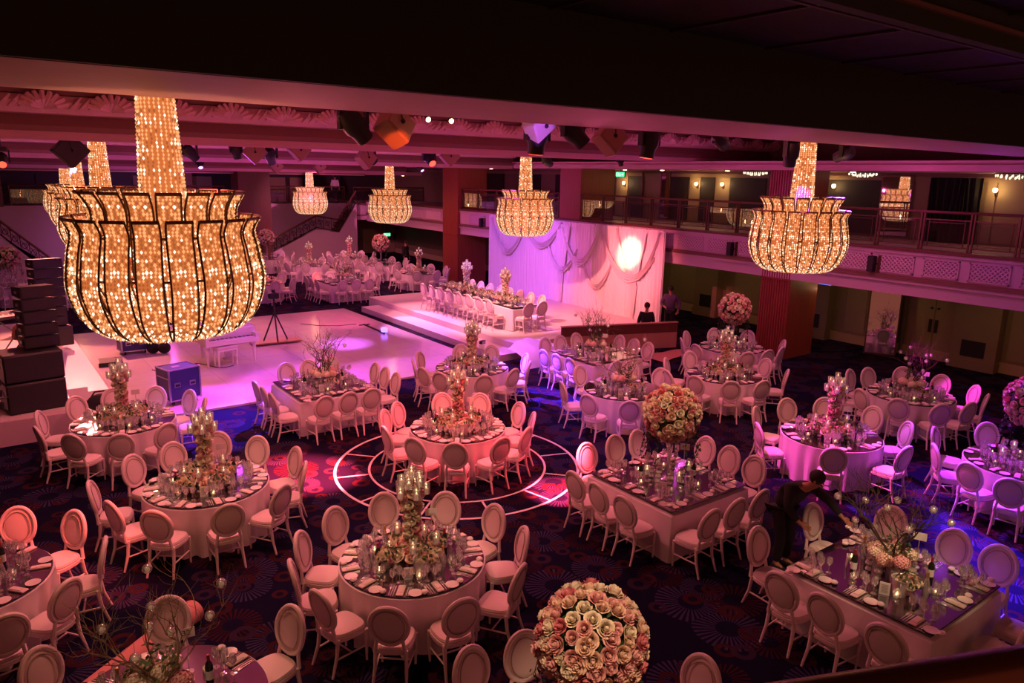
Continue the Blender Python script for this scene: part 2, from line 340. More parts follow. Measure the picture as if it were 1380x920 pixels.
# ------------------------------------------------------------------ mesh building
class MB:
    def __init__(s, xf=None):
        s.v = []; s.f = []; s.m = []; s.xf = xf; s.mi = 0
    def add(s, vs_, fs_):
        o = len(s.v)
        s.v.extend([tuple(s.xf @ Vector(p)) for p in vs_] if s.xf else [tuple(p) for p in vs_])
        for f in fs_:
            s.f.append(tuple(i + o for i in f)); s.m.append(s.mi)
    def box(s, x0, x1, y0, y1, z0, z1):
        s.add([(x0, y0, z0), (x1, y0, z0), (x1, y1, z0), (x0, y1, z0), (x0, y0, z1), (x1, y0, z1), (x1, y1, z1), (x0, y1, z1)],
              [(3, 2, 1, 0), (4, 5, 6, 7), (0, 1, 5, 4), (1, 2, 6, 5), (2, 3, 7, 6), (3, 0, 4, 7)])
    def cbox(s, c, d): s.box(c[0] - d[0] / 2, c[0] + d[0] / 2, c[1] - d[1] / 2, c[1] + d[1] / 2, c[2] - d[2] / 2, c[2] + d[2] / 2)
    def rbox(s, c, d, r):   # box with chamfered vertical edges
        x, y, z = c; hx, hy, hz = d[0] / 2, d[1] / 2, d[2] / 2
        ring = [(hx, hy - r), (hx - r, hy), (-hx + r, hy), (-hx, hy - r), (-hx, -hy + r), (-hx + r, -hy), (hx - r, -hy), (hx, -hy + r)]
        prof = [(-hz, 1 - r / max(hx, hy)), (-hz + r, 1), (hz - r, 1), (hz, 1 - r / max(hx, hy))]
        vs_ = [(x + a * k, y + b * k, z + h) for h, k in prof for a, b in ring]
        fs_ = [(j * 8 + i, j * 8 + (i + 1) % 8, (j + 1) * 8 + (i + 1) % 8, (j + 1) * 8 + i) for j in range(3) for i in range(8)]
        fs_ += [tuple(range(7, -1, -1)), tuple(range(24, 32))]
        s.add(vs_, fs_)
    def lathe(s, prof, n=16, c=(0, 0, 0), wave=None):
        vs_ = []; fs_ = []
        for r, z in prof:
            for i in range(n):
                a = 2 * pi * i / n
                vs_.append((c[0] + r * cos(a), c[1] + r * sin(a), c[2] + z))
        for j in range(len(prof) - 1):
            for i in range(n):
                k = (i + 1) % n
                fs_.append((j * n + i, j * n + k, (j + 1) * n + k, (j + 1) * n + i))
        if prof[0][0] > 1e-5: fs_.append(tuple(range(n - 1, -1, -1)))
        if prof[-1][0] > 1e-5: fs_.append(tuple((len(prof) - 1) * n + i for i in range(n)))
        s.add(vs_, fs_)
    def tube(s, pts, r, n=8, caps=True, flat=1.0):
        pts = [Vector(p) for p in pts]; rs = r if isinstance(r, (list, tuple)) else [r] * len(pts)
        vs_ = []; fs_ = []; prev = None
        for i, p in enumerate(pts):
            t = (pts[min(i + 1, len(pts) - 1)] - pts[max(i - 1, 0)])
            if t.length < 1e-9: t = Vector((0, 0, 1))
            t.normalize()
            if prev is None:
                u = t.cross(Vector((0, 0, 1)) if abs(t.z) < 0.9 else Vector((1, 0, 0))).normalized()
            else:
                u = prev - t * prev.dot(t)
                u = u.normalized() if u.length > 1e-6 else t.cross(Vector((0, 1, 0))).normalized()
            prev = u; w = t.cross(u)
            for k in range(n):
                a = 2 * pi * k / n
                vs_.append(p + rs[i] * (cos(a) * u + flat * sin(a) * w))
        for j in range(len(pts) - 1):
            for i in range(n):
                k = (i + 1) % n
                fs_.append((j * n + i, j * n + k, (j + 1) * n + k, (j + 1) * n + i))
        if caps: fs_ += [tuple(range(n - 1, -1, -1)), tuple((len(pts) - 1) * n + i for i in range(n))]
        s.add(vs_, fs_)
    def bar(s, a, b, r, n=4): s.tube([a, b], r, n)
    def ball(s, c, r, n=8, m=6, sq=(1, 1, 1)):
        vs_ = [(c[0], c[1], c[2] - r * sq[2])]
        for j in range(1, m):
            t = -pi / 2 + pi * j / m
            for i in range(n):
                a = 2 * pi * i / n
                vs_.append((c[0] + r * cos(t) * cos(a) * sq[0], c[1] + r * cos(t) * sin(a) * sq[1], c[2] + r * sin(t) * sq[2]))
        vs_.append((c[0], c[1], c[2] + r * sq[2])); e = len(vs_) - 1
        fs_ = [(0, 1 + (i + 1) % n, 1 + i) for i in range(n)]
        for j in range(m - 2):
            for i in range(n):
                k = (i + 1) % n; fs_.append((1 + j * n + i, 1 + j * n + k, 1 + (j + 1) * n + k, 1 + (j + 1) * n + i))
        fs_ += [(e, 1 + (m - 2) * n + i, 1 + (m - 2) * n + (i + 1) % n) for i in range(n)]
        s.add(vs_, fs_)
    def octa(s, c, r, h=None):
        h = h or r; x, y, z = c
        s.add([(x, y, z - h), (x + r, y, z), (x, y + r, z), (x - r, y, z), (x, y - r, z), (x, y, z + h)],
              [(0, 2, 1), (0, 3, 2), (0, 4, 3), (0, 1, 4), (5, 1, 2), (5, 2, 3), (5, 3, 4), (5, 4, 1)])
    def grid(s, fn, nu, nv, closed=False):
        vs_ = [fn(i / nu, j / nv) for j in range(nv + 1) for i in range(nu + (0 if closed else 1))]
        w = nu if closed else nu + 1
        fs_ = []
        for j in range(nv):
            for i in range(nu):
                k = (i + 1) % w if closed else i + 1
                fs_.append((j * w + i, j * w + k, (j + 1) * w + k, (j + 1) * w + i))
        s.add(vs_, fs_)
    def prism(s, poly, y0, y1):     # polygon in x,z extruded along y
        n = len(poly)
        s.add([(x, y0, z) for x, z in poly] + [(x, y1, z) for x, z in poly],
              [tuple(range(n)), tuple(range(2 * n - 1, n - 1, -1))] + [(i, i + n, (i + 1) % n + n, (i + 1) % n) for i in range(n)])
    def prismx(s, poly, x0, x1):    # polygon in y,z extruded along x
        n = len(poly)
        s.add([(x0, y, z) for y, z in poly] + [(x1, y, z) for y, z in poly],
              [tuple(range(n - 1, -1, -1)), tuple(range(n, 2 * n))] + [(i, (i + 1) % n, (i + 1) % n + n, i + n) for i in range(n)])
    def quad(s, a, b, c, d): s.add([a, b, c, d], [(0, 1, 2, 3)])
    def mesh(s, name, mats, smooth=True):
        me = bpy.data.meshes.new(name); me.from_pydata(s.v, [], s.f)
        for m_ in (mats if isinstance(mats, (list, tuple)) else [mats]): me.materials.append(M[m_] if isinstance(m_, str) else m_)
        if any(s.m): me.polygons.foreach_set('material_index', s.m)
        if smooth:
            me.polygons.foreach_set('use_smooth', [True] * len(s.f))
            try: me.set_sharp_from_angle(angle=R(38))
            except Exception: pass
        me.update()
        return me
    def build(s, name, mats, parent=None, smooth=True, **kw):
        o = bpy.data.objects.new(name, s.mesh(name, mats, smooth)); COL.objects.link(o)
        if parent: o.parent = parent
        if kw: tag(o, **kw)
        return o

def tag(o, label=None, cat=None, group=None, kind=None):
    if label: o['label'] = label
    if cat: o['category'] = cat
    if group: o['group'] = group
    if kind: o['kind'] = kind
    return o

def empty(name, loc=(0, 0, 0), rz=0, **kw):
    o = bpy.data.objects.new(name, None); COL.objects.link(o)
    o.location = loc; o.rotation_euler = (0, 0, rz); o.empty_display_size = 0.1
    if kw: tag(o, **kw)
    return o

def put(name, me, parent=None, loc=(0, 0, 0), rz=0, **kw):
    o = bpy.data.objects.new(name, me); COL.objects.link(o)
    o.location = loc
    if rz: o.rotation_euler = (0, 0, rz)
    if parent: o.parent = parent
    if kw: tag(o, **kw)
    return o

KIDS = {}
def copy_tree(o, loc=None, rz=None, parent=None, **kw):
    c = o.copy(); COL.objects.link(c)
    if parent is not None:
        c.parent = parent; c.matrix_parent_inverse = o.matrix_parent_inverse
    if loc is not None: c.location = loc
    if rz is not None: c.rotation_euler = (0, 0, rz)
    for ch in KIDS.get(o.name, []): copy_tree(ch, parent=c)
    if kw: tag(c, **kw)
    return c
def register(root):     # remember the children once, so copying is quick
    KIDS[root.name] = list(root.children)
    for c in root.children: register(c)

def struct(name, mb, m, smooth=False):
    o = mb.build(name, m, None, smooth); o['kind'] = 'structure'; return o
def sbox(name, m, *b):
    q = MB(); q.box(*b); return struct(name, q, m)
class Proto:
    def __init__(s, root): s.root = root; s.used = False; register(root)
    def place(s, loc, rz=0, label=None, group=None):
        if s.used: c = copy_tree(s.root, loc, rz)
        else:
            c = s.root; s.used = True; c.location = loc; c.rotation_euler = (0, 0, rz)
        if label: c['label'] = label
        if group: c['group'] = group
        return c

# ================================================================== the room
XW, XB, YF = 19.85, 24.0, 42.0          # balcony face, wall behind it, far balcony face
sbox('floor', 'carpet', -8, 25.5, -1, 47, -0.3, 0)
sbox('wall_side', 'olive', XB, XB + 0.3, -1, 47, -0.3, 7.2)
sbox('wall_far', 'darkwall', -8, 25.5, 46.6, 47, -0.3, 7.2)
sbox('wall_left', 'olive', -8.3, -8, -1, 47, -0.3, 7.2)
sbox('ceiling', 'plaster', -8, XB + 0.3, 7.3, 47, 6.95, 7.2)

# front beam, its pale underside and the dark panelled ceiling over the viewer's balcony
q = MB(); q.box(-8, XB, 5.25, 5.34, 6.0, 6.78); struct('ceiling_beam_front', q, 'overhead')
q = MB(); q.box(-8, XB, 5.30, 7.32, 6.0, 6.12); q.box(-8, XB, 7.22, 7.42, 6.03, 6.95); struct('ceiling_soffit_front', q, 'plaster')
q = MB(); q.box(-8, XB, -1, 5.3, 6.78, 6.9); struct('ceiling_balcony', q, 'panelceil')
q = MB()
for k in range(14): q.box(1.2 + k * 1.5, 1.24 + k * 1.5, 1.0, 5.25, 6.755, 6.785)
q.box(1, 23, 3.72, 3.76, 6.75, 6.785)
struct('trim_1', q, 'trimline')
q = MB(); q.box(1.5, 23, 2.9, 3.0, 6.5, 6.78); struct('trim_2', q, 'overhead')
q = MB(); q.box(1.5, 23, 2.86, 2.9, 6.62, 6.65); struct('trim_3', q, 'molding')

def coffer_beam(idx, y, z, w, XW=XW):
    # beam along x with a stepped front: pale lower fillet, brown cove, shelf of shells, upper moulding
    q = MB(); q.box(-8, XW, y, y + w, z, 6.95); struct('ceiling_beam_%d' % idx, q, 'plaster')
    q = MB(); q.prismx([(y, z + 0.10), (y - 0.10, z + 0.10), (y - 0.12, z + 0.2), (y - 0.02, z + 0.40), (y, z + 0.40)], -8, XW)
    struct('trim_cove_%d' % idx, q, 'molding')
    q = MB()
    q.prismx([(y, z + 0.4), (y - 0.20, z + 0.42), (y - 0.34, z + 0.62), (y - 0.20, z + 0.74), (y, z + 0.74)], -8, XW)
    n = int((XW - 0.2) / 1.12)
    for k in range(n + 1):                 # fluted shells and the raking leaf between them
        x = 0.35 + k * 1.12
        nl = 9
        for j in range(nl):
            a = pi * (0.08 + 0.84 * j / (nl - 1))
            q.tube([(x, y - 0.22, z + 0.5), (x + 0.22 * cos(a), y - 0.40, z + 0.50 + 0.16 * sin(a)), (x + 0.40 * cos(a), y - 0.34, z + 0.52 + 0.28 * sin(a))],
                   [0.02, 0.05, 0.045], 5)
        for j in range(3):
            q.tube([(x + 0.42 + j * 0.16, y - 0.30, z + 0.50), (x + 0.52 + j * 0.16, y - 0.37, z + 0.60), (x + 0.62 + j * 0.16, y - 0.30, z + 0.72)], [0.02, 0.045, 0.02], 5)
    struct('trim_shell_%d' % idx, q, 'plaster2', True)
    q = MB(); q.box(-8, XW, y - 0.16, y, z + 0.76, z + 0.86); q.box(-8, XW, y - 0.07, y, z + 0.86, 6.95)
    struct('trim_upper_%d' % idx, q, 'molding')
    q = MB()
    for k in range(3): q.box(-8, XW, y + 0.02 + k * w / 3, y + 0.06 + k * w / 3, z - 0.035, z)
    q.box(-8, XW, y - 0.05, y, z, z + 0.10)
    struct('trim_fillet_%d' % idx, q, 'plaster')
coffer_beam(2, 16.9, 5.93, 1.1, XB)
coffer_beam(3, 27.0, 5.66, 1.2)
coffer_beam(4, 36.9, 5.33, 1.2)

# balcony along the side wall
q = MB(); q.box(XW, XB, 5.5, 41.8, 2.47, 3.62); struct('balcony_slab', q, 'fascia')
q = MB()
q.box(XW - 0.10, XW, 5.5, 41.8, 2.86, 2.94); q.box(XW - 0.05, XW, 5.5, 41.8, 2.94, 2.98); struct('trim_ledge', q, 'molding')
q = MB(); q.box(XW - 0.07, XW, 5.5, 41.8, 2.78, 2.86); q.box(XW - 0.05, XW, 5.5, 41.8, 3.54, 3.62); struct('trim_pale', q, 'fascia')
q = MB(); q.box(XW - 0.09, XW + 0.2, 5.5, 41.8, 3.62, 3.70); struct('trim_kerb', q, 'wooddark')
q = MB(); q.box(XW, XB, 5.3, 46.6, 5.66, 5.9); struct('ceiling_side', q, 'plaster')
q = MB(); q.box(XW - 0.07, XW, 5.3, 42, 5.70, 5.82); q.box(XW - 0.12, XW, 5.3, 42, 5.86, 5.92); struct('trim_side_ceiling', q, 'plaster')

def lattice(y0, y1):
    r = empty('lattice_panel', (XW, (y0 + y1) / 2, 3.02))
    h = (y1 - y0) / 2
    f = MB(); t = 0.035
    f.box(-0.035, 0, -h, h, 0, t); f.box(-0.035, 0, -h, h, 0.47 - t, 0.47); f.box(-0.035, 0, -h, -h + t, 0, 0.47); f.box(-0.035, 0, h - t, h, 0, 0.47)
    f.build('panel_frame', 'fascia', r, False)
    g = MB(); g.box(-0.008, 0, -h + t, h - t, t, 0.47 - t); g.build('panel_field', 'groove', r, False)
    l = MB(); n = int(2 * h / 0.11)
    for s_ in (1, -1):
        for k in range(-5, n + 5):
            a = -h + k * 0.11; pts = []
            x0, z0, x1, z1 = a, t, a + s_ * 0.4, 0.47 - t
            lo, hi = -h + t, h - t
            def clip(xa, za, xb, zb):
                if max(xa, xb) < lo or min(xa, xb) > hi: return None
                f0, f1 = 0, 1; dx = xb - xa
                for lim, side in ((lo, 1), (hi, -1)):
                    ta = (lim - xa) / dx
                    if (dx > 0) == (side > 0): f0 = max(f0, ta)
                    else: f1 = min(f1, ta)
                return (xa + dx * f0, za + (zb - za) * f0, xa + dx * f1, za + (zb - za) * f1) if f1 - f0 > 0.03 else None
            c = clip(x0, z0, x1, z1)
            if c: l.bar((-0.016, c[0], c[1]), (-0.016, c[2], c[3]), 0.017, 4)
    l.build('lattice', 'fascia2', r, False)
    return r
panels = [(9.31, 10.27), (8.21, 9.09), (7.06, 7.99), (17.49, 18.1), (16.22, 17.32), (15.03, 16.04), (13.95, 14.8), (11.6, 12.5), (10.45, 11.4), (5.9, 6.85)]
panels += [(24.3, 25.6), (25.9, 27.2), (27.5, 28.8), (29.1, 30.4), (33.2, 34.6), (35.0, 36.4)]
pwords = ['between the two small wall speakers', 'second past the speaker', 'third past the speaker', 'beside the drape edge', 'just past the drape edge', 'before the black speaker', 'behind the great chandelier', 'beside the fluted pillar', 'just before the black speaker', 'at the near end']
for i, (a_, b_) in enumerate(sorted(panels)):
    r_ = lattice(a_, b_)
    tag(r_, 'pale lattice panel on the balcony front, %s along from the viewer' % ('first second third fourth fifth sixth seventh eighth ninth tenth eleventh twelfth thirteenth fourteenth fifteenth sixteenth'.split()[i]), 'wall panel', 'lattice panels along the balcony front')

# pillars
def pillar(name, x0, x1, y0, y1, z0, z1, m, fl=True, front='x'):
    q = MB(); q.box(x0, x1, y0, y1, z0, z1)
    if fl:
        n = int((y1 - y0) / 0.085)
        for k in range(n):
            y = y0 + (k + 0.5) * (y1 - y0) / n
            q.tube([(x0, y, z0), (x0, y, z1)], 0.034, 6)
    q.box(x0 - 0.045, x1 + 0.02, y0 - 0.02, y1 + 0.02, 2.42, 2.47) if z0 < 2.4 else None
    return struct(name, q, m)
pillar('column_1', XW + 0.02, on_y(12.85, 1097, 430).x, 12.85, 13.88, 0, 5.66, 'redwood')
pillar('column_2', XW + 0.02, 21.7, 22.48, 23.75, 0, 5.66, 'redwood', False)
pillar('column_3', XW - 0.15, 21.4, 31.3, 32.7, 0, 5.66, 'redwood', False)
q = MB(); x0, x1 = on_y(41.6, 322, 300).x, on_y(41.6, 364, 300).x; q.box(x0, x1, 41.3, 42.6, 0, 5.7); struct('column_4', q, 'wooddark')
q = MB(); q.box(0.0, 1.7, 41.9, 42.8, 3.5, 5.7); q.box(9.2, 10.4, 43.5, 44.4, 0, 5.7); struct('column_5', q, 'wooddark')

# walls behind the side balcony: upper level
def onwall(name, m, y0, y1, z0, z1, d=0.05, kind=True):
    q = MB(); q.box(XB - d, XB, y0, y1, z0, z1); o = q.build(name, m, None, False)
    if kind: o['kind'] = 'structure'
    return o
for i, (y0, y1) in enumerate([(12.6, 16.6), (19.25, 19.9), (20.55, 21.45), (23.1, 23.9), (16.9, 18.5), (24.8, 26.4), (7.2, 7.9), (27.6, 29.0), (30.2, 31.6), (33.4, 35.0), (36.5, 38.0)]):
    onwall('wall_panel_%d' % (i + 1), 'darkwall', y0, y1, 3.7, 5.42, 0.06)
for i, (y0, y1) in enumerate([(11.1, 11.5), (9.25, 9.5), (18.5, 19.2), (19.95, 20.5), (22.05, 23.0), (24.0, 24.7), (8.0, 9.2)]):
    onwall('wall_panel_%d' % (i + 20), 'olive2', y0, y1, 3.7, 5.5, 0.04)
onwall('trim_picture', 'olive2', 5.5, 46, 5.42, 5.55, 0.08)
for (y0, y1), lab in zip([(11.53, 12.43), (21.47, 22.0), (23.02, 23.1)], ['tall wall mirror beside the black curtain on the upper level', 'narrow mirrored column above the right end of the white drape', 'thin mirror strip beside the upper exit sign']):
    big = y1 - y0 > 0.8
    r_ = empty('wall_mirror', (XB - (0.28 if big else 0.07), (y0 + y1) / 2, 3.68), R(22) if big else 0, label=lab, cat='mirror')
    h = (y1 - y0) / 2
    g = MB(); g.box(-0.02, 0, -h + 0.03, h - 0.03, 0.04, 1.86); g.build('mirror_pane', 'wallmirror', r_, False)
    g = MB(); g.box(-0.04, 0.0, -h, -h + 0.03, 0, 1.9); g.box(-0.04, 0, h - 0.03, h, 0, 1.9); g.box(-0.04, 0, -h, h, 0, 0.04); g.box(-0.04, 0, -h, h, 1.86, 1.9)
    g.build('mirror_frame', 'bronze', r_, False)
q = MB(); q.grid(lambda u, v: (XB - 0.22 + 0.05 * sin(u * 60), 9.55 + u * 1.4 + 0.12 * v * sin(u * 9), 3.625 + 1.9 * v), 90, 4)
q.build('black_curtain', 'curtain', None, label='heavy black curtain hanging between the tall mirror and a wall lamp', cat='curtain')

def wall_lamp(loc, lab):
    r_ = empty('wall_lamp', loc, label=lab, cat='lamp', group='wall lamps behind the balconies')
    b = MB(); b.lathe([(0.05, -0.08), (0.05, 0.08)], 8, (0.02, 0, -0.04)); b.tube([(0.0, 0, -0.1), (-0.08, 0, -0.08), (-0.1, 0, 0)], 0.012, 6)
    b.build('lamp_arm', 'bronze', r_)
    g = MB(); g.lathe([(0.03, -0.02), (0.06, 0.02), (0.065, 0.08), (0.04, 0.11)], 10, (-0.1, 0, 0)); g.build('lamp_shade', 'sconce', r_)
    point('lamp_glow', Vector(loc) + Vector((-0.3, 0, 0.05)), (1, 0.6, 0.25), 9, 0.04)
for (px, py), lab in zip([(841, 248), (938.6, 249.5), (973.5, 250), (1124, 252.6), (1341.5, 258.6)],
        ['glowing wall lamp by the upper exit sign', 'glowing wall lamp, first past the mirrored column', 'glowing wall lamp, second past the mirrored column', 'glowing wall lamp just behind the fluted pillar', 'glowing wall lamp beside the black curtain']):
    p = on_x(XB - 0.12, px, py); wall_lamp((XB - 0.05, p.y, p.z), lab)

def downlight(loc, lab):
    g = MB(); g.lathe([(0.02, -0.03), (0.07, -0.025), (0.085, 0.0)], 12)
    r_ = empty('downlight', loc, label=lab, cat='light', group='small ceiling downlights')
    g.build('lens', 'downlight', r_)
    g = MB(); g.lathe([(0.085, -0.012), (0.11, -0.01), (0.11, 0.01), (0.085, 0.01)], 12); g.build('rim', 'bronze', r_)
for i, (px, lab) in enumerate([(842, 'above the upper exit sign'), (892, 'above the mirrored column'), (980, 'between the mirrored column and fluted pillar'), (1149, 'past the great chandelier'), (707, 'above the tall candelabrum'), (662, 'beside the corner pillar')]):
    p = on_x(21.2, px, 236); downlight((21.2, p.y, 5.655), 'small bright downlight in the balcony ceiling ' + lab)
for px, y, lab in [(588, 42.6, 'just before the corner pillar'), (543, 42.6, 'above the grand chandelier'), (158, 42.6, 'behind the first great chandelier'), (275, 42.6, 'above the dark landing')]:
    p = on_y(y, px, 232); downlight((p.x, y, 5.195), 'small bright downlight in the far balcony ceiling ' + lab)

def ceiling_lamp(loc, lab, s=1.0):
    r_ = empty('crystal_ceiling_lamp', loc, label=lab, cat='chandelier', group='flat crystal lamps in the balcony ceiling')
    b = MB(); b.lathe([(0.3 * s, 0), (0.32 * s, -0.03), (0.05, -0.04)], 16); b.build('ceiling_plate', 'bronze', r_)
    g = MB()
    for j in range(3):
        n = 18 - 5 * j; rr = s * (0.3 - 0.09 * j)
        for k in range(n):
            a = 2 * pi * k / n; g.octa((rr * cos(a), rr * sin(a), -0.07 - 0.03 * j), 0.022, 0.045)
    g.build('crystals', 'crystal', r_, False)
for px, z, lab in [(1018, 5.66, 'before the fluted pillar'), (1163, 5.66, 'past the fluted pillar'), (1366, 5.66, 'at the near end of the balcony')]:
    p = on_x(22.3, px, 233); ceiling_lamp((22.3, p.y, z), 'flat crystal lamp glowing under the balcony ceiling ' + lab, 1.3)
for px, py, lab in [(402, 318, 'below the far staircase'), (561, 316, 'below the far balcony by the corner pillar'), (1124, 385, 'beside the blue exit sign')]:
    pass

# railing of the side balcony: every bay a thing of its own
def rail_bay(y0, y1, lab, x=XW + 0.06, ax='y', zb=3.7):
    L = y1 - y0
    r_ = empty('balustrade_bay', (x, y0, zb) if ax == 'y' else (y0, x, zb), 0 if ax == 'y' else -pi / 2, label=lab, cat='railing', group='balustrade bays')
    if ax == 'x': r_.location = (y0, x, zb); r_.rotation_euler = (0, 0, -pi / 2)
    h = 0.96
    f = MB()
    for y in (0.04, L - 0.04): f.box(-0.025, 0.025, y - 0.02, y + 0.02, 0, h)
    f.build('post', 'bronze', r_, False)
    f = MB(); f.box(-0.015, 0.015, 0.06, L - 0.06, 0.09, 0.12); f.box(-0.015, 0.015, 0.06, L - 0.06, h - 0.2, h - 0.17)
    f.box(-0.015, 0.015, 0.16, 0.175, 0.12, h - 0.2); f.box(-0.015, 0.015, L - 0.175, L - 0.16, 0.12, h - 0.2)
    f.box(-0.012, 0.012, 0.16, L - 0.16, 0.17, 0.185); f.box(-0.012, 0.012, 0.16, L - 0.16, h - 0.26, h - 0.245)
    f.build('panel_frame', 'bronze', r_, False)
    f = MB(); f.tube([(0, 0, h), (0, L, h)], 0.035, 8); f.build('handrail', 'wooddark', r_)
    g = MB(); g.box(-0.004, 0.004, 0.08, L - 0.08, 0.12, h - 0.2); g.build('glass_panel', 'railglass', r_, False)
    if ax == 'x':
        r_.scale = (1, 1, 1); r_.rotation_euler = (0, 0, -pi / 2)
    return r_
ys = [5.9, 7.03, 8.08, 9.27, 10.42, 11.6, 12.8]
ords = 'first second third fourth fifth sixth seventh eighth ninth tenth eleventh twelfth thirteenth fourteenth fifteenth'.split()
for i in range(6): rail_bay(ys[i], ys[i + 1], 'bronze and glass balustrade bay, %s from the viewer, before the fluted pillar' % ords[i])
ys = [13.9, 14.98, 16.16, 17.4, 18.68, 19.94, 21.19, 22.44]
for i in range(7): rail_bay(ys[i], ys[i + 1], 'bronze and glass balustrade bay, %s past the fluted pillar' % ords[i])
ys = [23.8, 25.3, 26.8, 28.3, 29.8, 31.25]
for i in range(5): rail_bay(ys[i], ys[i + 1], 'bronze and glass balustrade bay, %s past the second red pillar' % ords[i])

# small black speakers on the balcony front
def wall_speaker(px, py, lab):
    p = on_x(XW - 0.1, px, py)
    r_ = empty('wall_speaker', (XW, p.y, p.z), label=lab, cat='loudspeaker', group='small speakers on the balcony front')
    b = MB(); b.cbox((-0.12, 0, 0), (0.16, 0.17, 0.42)); b.build('speaker_case', 'black', r_, False)
    b = MB(); b.cbox((-0.205, 0, 0), (0.01, 0.15, 0.38)); b.build('grille', 'blackgrille', r_, False)
    b = MB(); b.cbox((-0.02, -0.16, 0), (0.05, 0.07, 0.46)); b.cbox((-0.03, -0.08, 0), (0.04, 0.12, 0.04)); b.build('bracket', 'bronze', r_, False)
wall_speaker(984.5, 335, 'small black speaker on the balcony front left of the fluted pillar')
wall_speaker(1175, 355, 'small black speaker on the balcony front right of the fluted pillar')
wall_speaker(649, 300, 'small black speaker on the balcony front by the drape\'s far end')

# lower level under the side balcony
onwall('baseboard_side', 'cream', 5, 46, 0, 0.3, 0.1)
for i, (y0, y1) in enumerate([(4, 5.8), (6.2, 8.3), (12.6, 13.3), (15.0, 17.9), (19.7, 21.2), (21.6, 24.0), (26, 30)]):
    q = MB(); q.box(XB - 0.03, XB, y0, y1, 0.4, 2.3); struct('wall_panel_%d' % (i + 40), q, 'olive2')
for i, (y0, y1) in enumerate([(8.6, 9.55), (13.9, 14.6), (18.6, 19.4)]):     # shallow piers holding the dark vents
    q = MB(); q.box(XB - 0.4, XB, y0 - 0.15, y1 + 0.15, 0, 2.47); q.box(XB - 0.46, XB, y0 - 0.17, y1 + 0.17, 0, 0.28); struct('wall_pier_%d' % (i + 1), q, 'olive')
for (y0, y1), lab in zip([(8.75, 9.4), (14.02, 14.45), (18.72, 19.25)], ['square black wall vent nearest the viewer', 'square black wall vent beside the fluted pillar', 'square black wall vent near the drape']):
    r_ = empty('wall_vent', (XB - 0.4, (y0 + y1) / 2, 0.62), label=lab, cat='vent', group='black vents low on the side wall')
    h = (y1 - y0) / 2
    b = MB(); b.box(-0.02, 0, -h, h, -0.24, 0.24); b.build('vent_frame', 'black', r_, False)
    b = MB()
    for k in range(9): b.box(-0.03, -0.02, -h + 0.03, h - 0.03, -0.21 + k * 0.05, -0.19 + k * 0.05)
    b.build('slats', 'blackgrille', r_, False)
# double door
r_ = empty('door_1', (XB - 0.03, 10.4, 0.0), kind='structure')
b = MB(); b.box(-0.08, 0, -0.95, -0.85, 0, 2.0); b.box(-0.08, 0, 0.85, 0.95, 0, 2.0); b.box(-0.08, 0, -0.95, 0.95, 1.95, 2.05); b.build('door_frame', 'olive', r_, False)
for s_ in (-1, 1):
    b = MB(); b.box(-0.05, 0, min(0.01 * s_, 0.84 * s_), max(0.01 * s_, 0.84 * s_), 0.02, 1.94); d_ = b.build('door_leaf', 'olive2', r_, False)
    b = MB(); b.box(-0.1, -0.05, min(0.05 * s_, 0.13 * s_), max(0.05 * s_, 0.13 * s_), 0.85, 1.25); b.build('push_plate', 'black', d_, False)
    b = MB(); b.lathe([(0.04, 0), (0.04, 0.04)], 10); me_ = b.build('door_viewer', 'black', d_); me_.rotation_euler = (0, -pi / 2, 0); me_.location = (-0.05, 0.1 * s_, 1.6)
# leaning mirror
r_ = empty('standing_mirror', (23.1, 11.55, 0.0), R(29), label='tall framed mirror standing against the side wall past the pillar', cat='mirror')
b = MB(xf=Matrix.Translation((0, 0, 0)) @ Matrix.Rotation(R(6), 4, 'Y')); b.box(-0.02, 0.0, -0.42, 0.42, 0.05, 2.05); b.build('mirror_pane', 'wallmirror', r_, False)
b = MB(xf=Matrix.Rotation(R(6), 4, 'Y'))
b.box(-0.04, 0.03, -0.46, -0.42, 0, 2.1); b.box(-0.04, 0.03, 0.42, 0.46, 0, 2.1); b.box(-0.04, 0.03, -0.46, 0.46, 0, 0.05); b.box(-0.04, 0.03, -0.46, 0.46, 2.05, 2.1); b.build('mirror_frame', 'bronze', r_, False)

# exit signs
def exit_sign(loc, mface, lab, ax='x'):
    r_ = empty('exit_sign', loc, 0 if ax == 'x' else -pi / 2, label=lab, cat='sign')
    if ax == 'y': r_.rotation_euler = (0, 0, pi / 2)
    b = MB(); b.box(-0.05, 0.0, -0.27, 0.27, -0.12, 0.12); b.box(-0.03, -0.02, -0.02, 0.02, 0.12, 1.3 if ax == 'y' else 0.6); b.build('sign_case', 'black', r_, False)
    b = MB(); b.box(-0.06, -0.05, -0.25, 0.25, -0.10, 0.10); b.build('sign_face', mface, r_, False)
    w = MB()      # running figure, doorway and arrow
    w.box(-0.065, -0.06, 0.10, 0.12, -0.07, 0.07); w.box(-0.065, -0.06, 0.19, 0.21, -0.07, 0.07); w.box(-0.065, -0.06, 0.10, 0.21, 0.06, 0.07)
    w.bar((-0.063, 0.02, 0.02), (-0.063, 0.0, -0.02), 0.014); w.bar((-0.063, 0.0, -0.02), (-0.063, 0.05, -0.07), 0.01); w.bar((-0.063, 0.0, -0.02), (-0.063, -0.05, -0.06), 0.01); w.ball((-0.063, 0.03, 0.05), 0.015, 6, 4)
    w.bar((-0.063, -0.08, 0), (-0.063, -0.2, 0), 0.01); w.bar((-0.063, -0.2, 0), (-0.063, -0.15, 0.04), 0.009); w.bar((-0.063, -0.2, 0), (-0.063, -0.15, -0.04), 0.009)
    w.build('pictogram', 'crystal', r_, False)
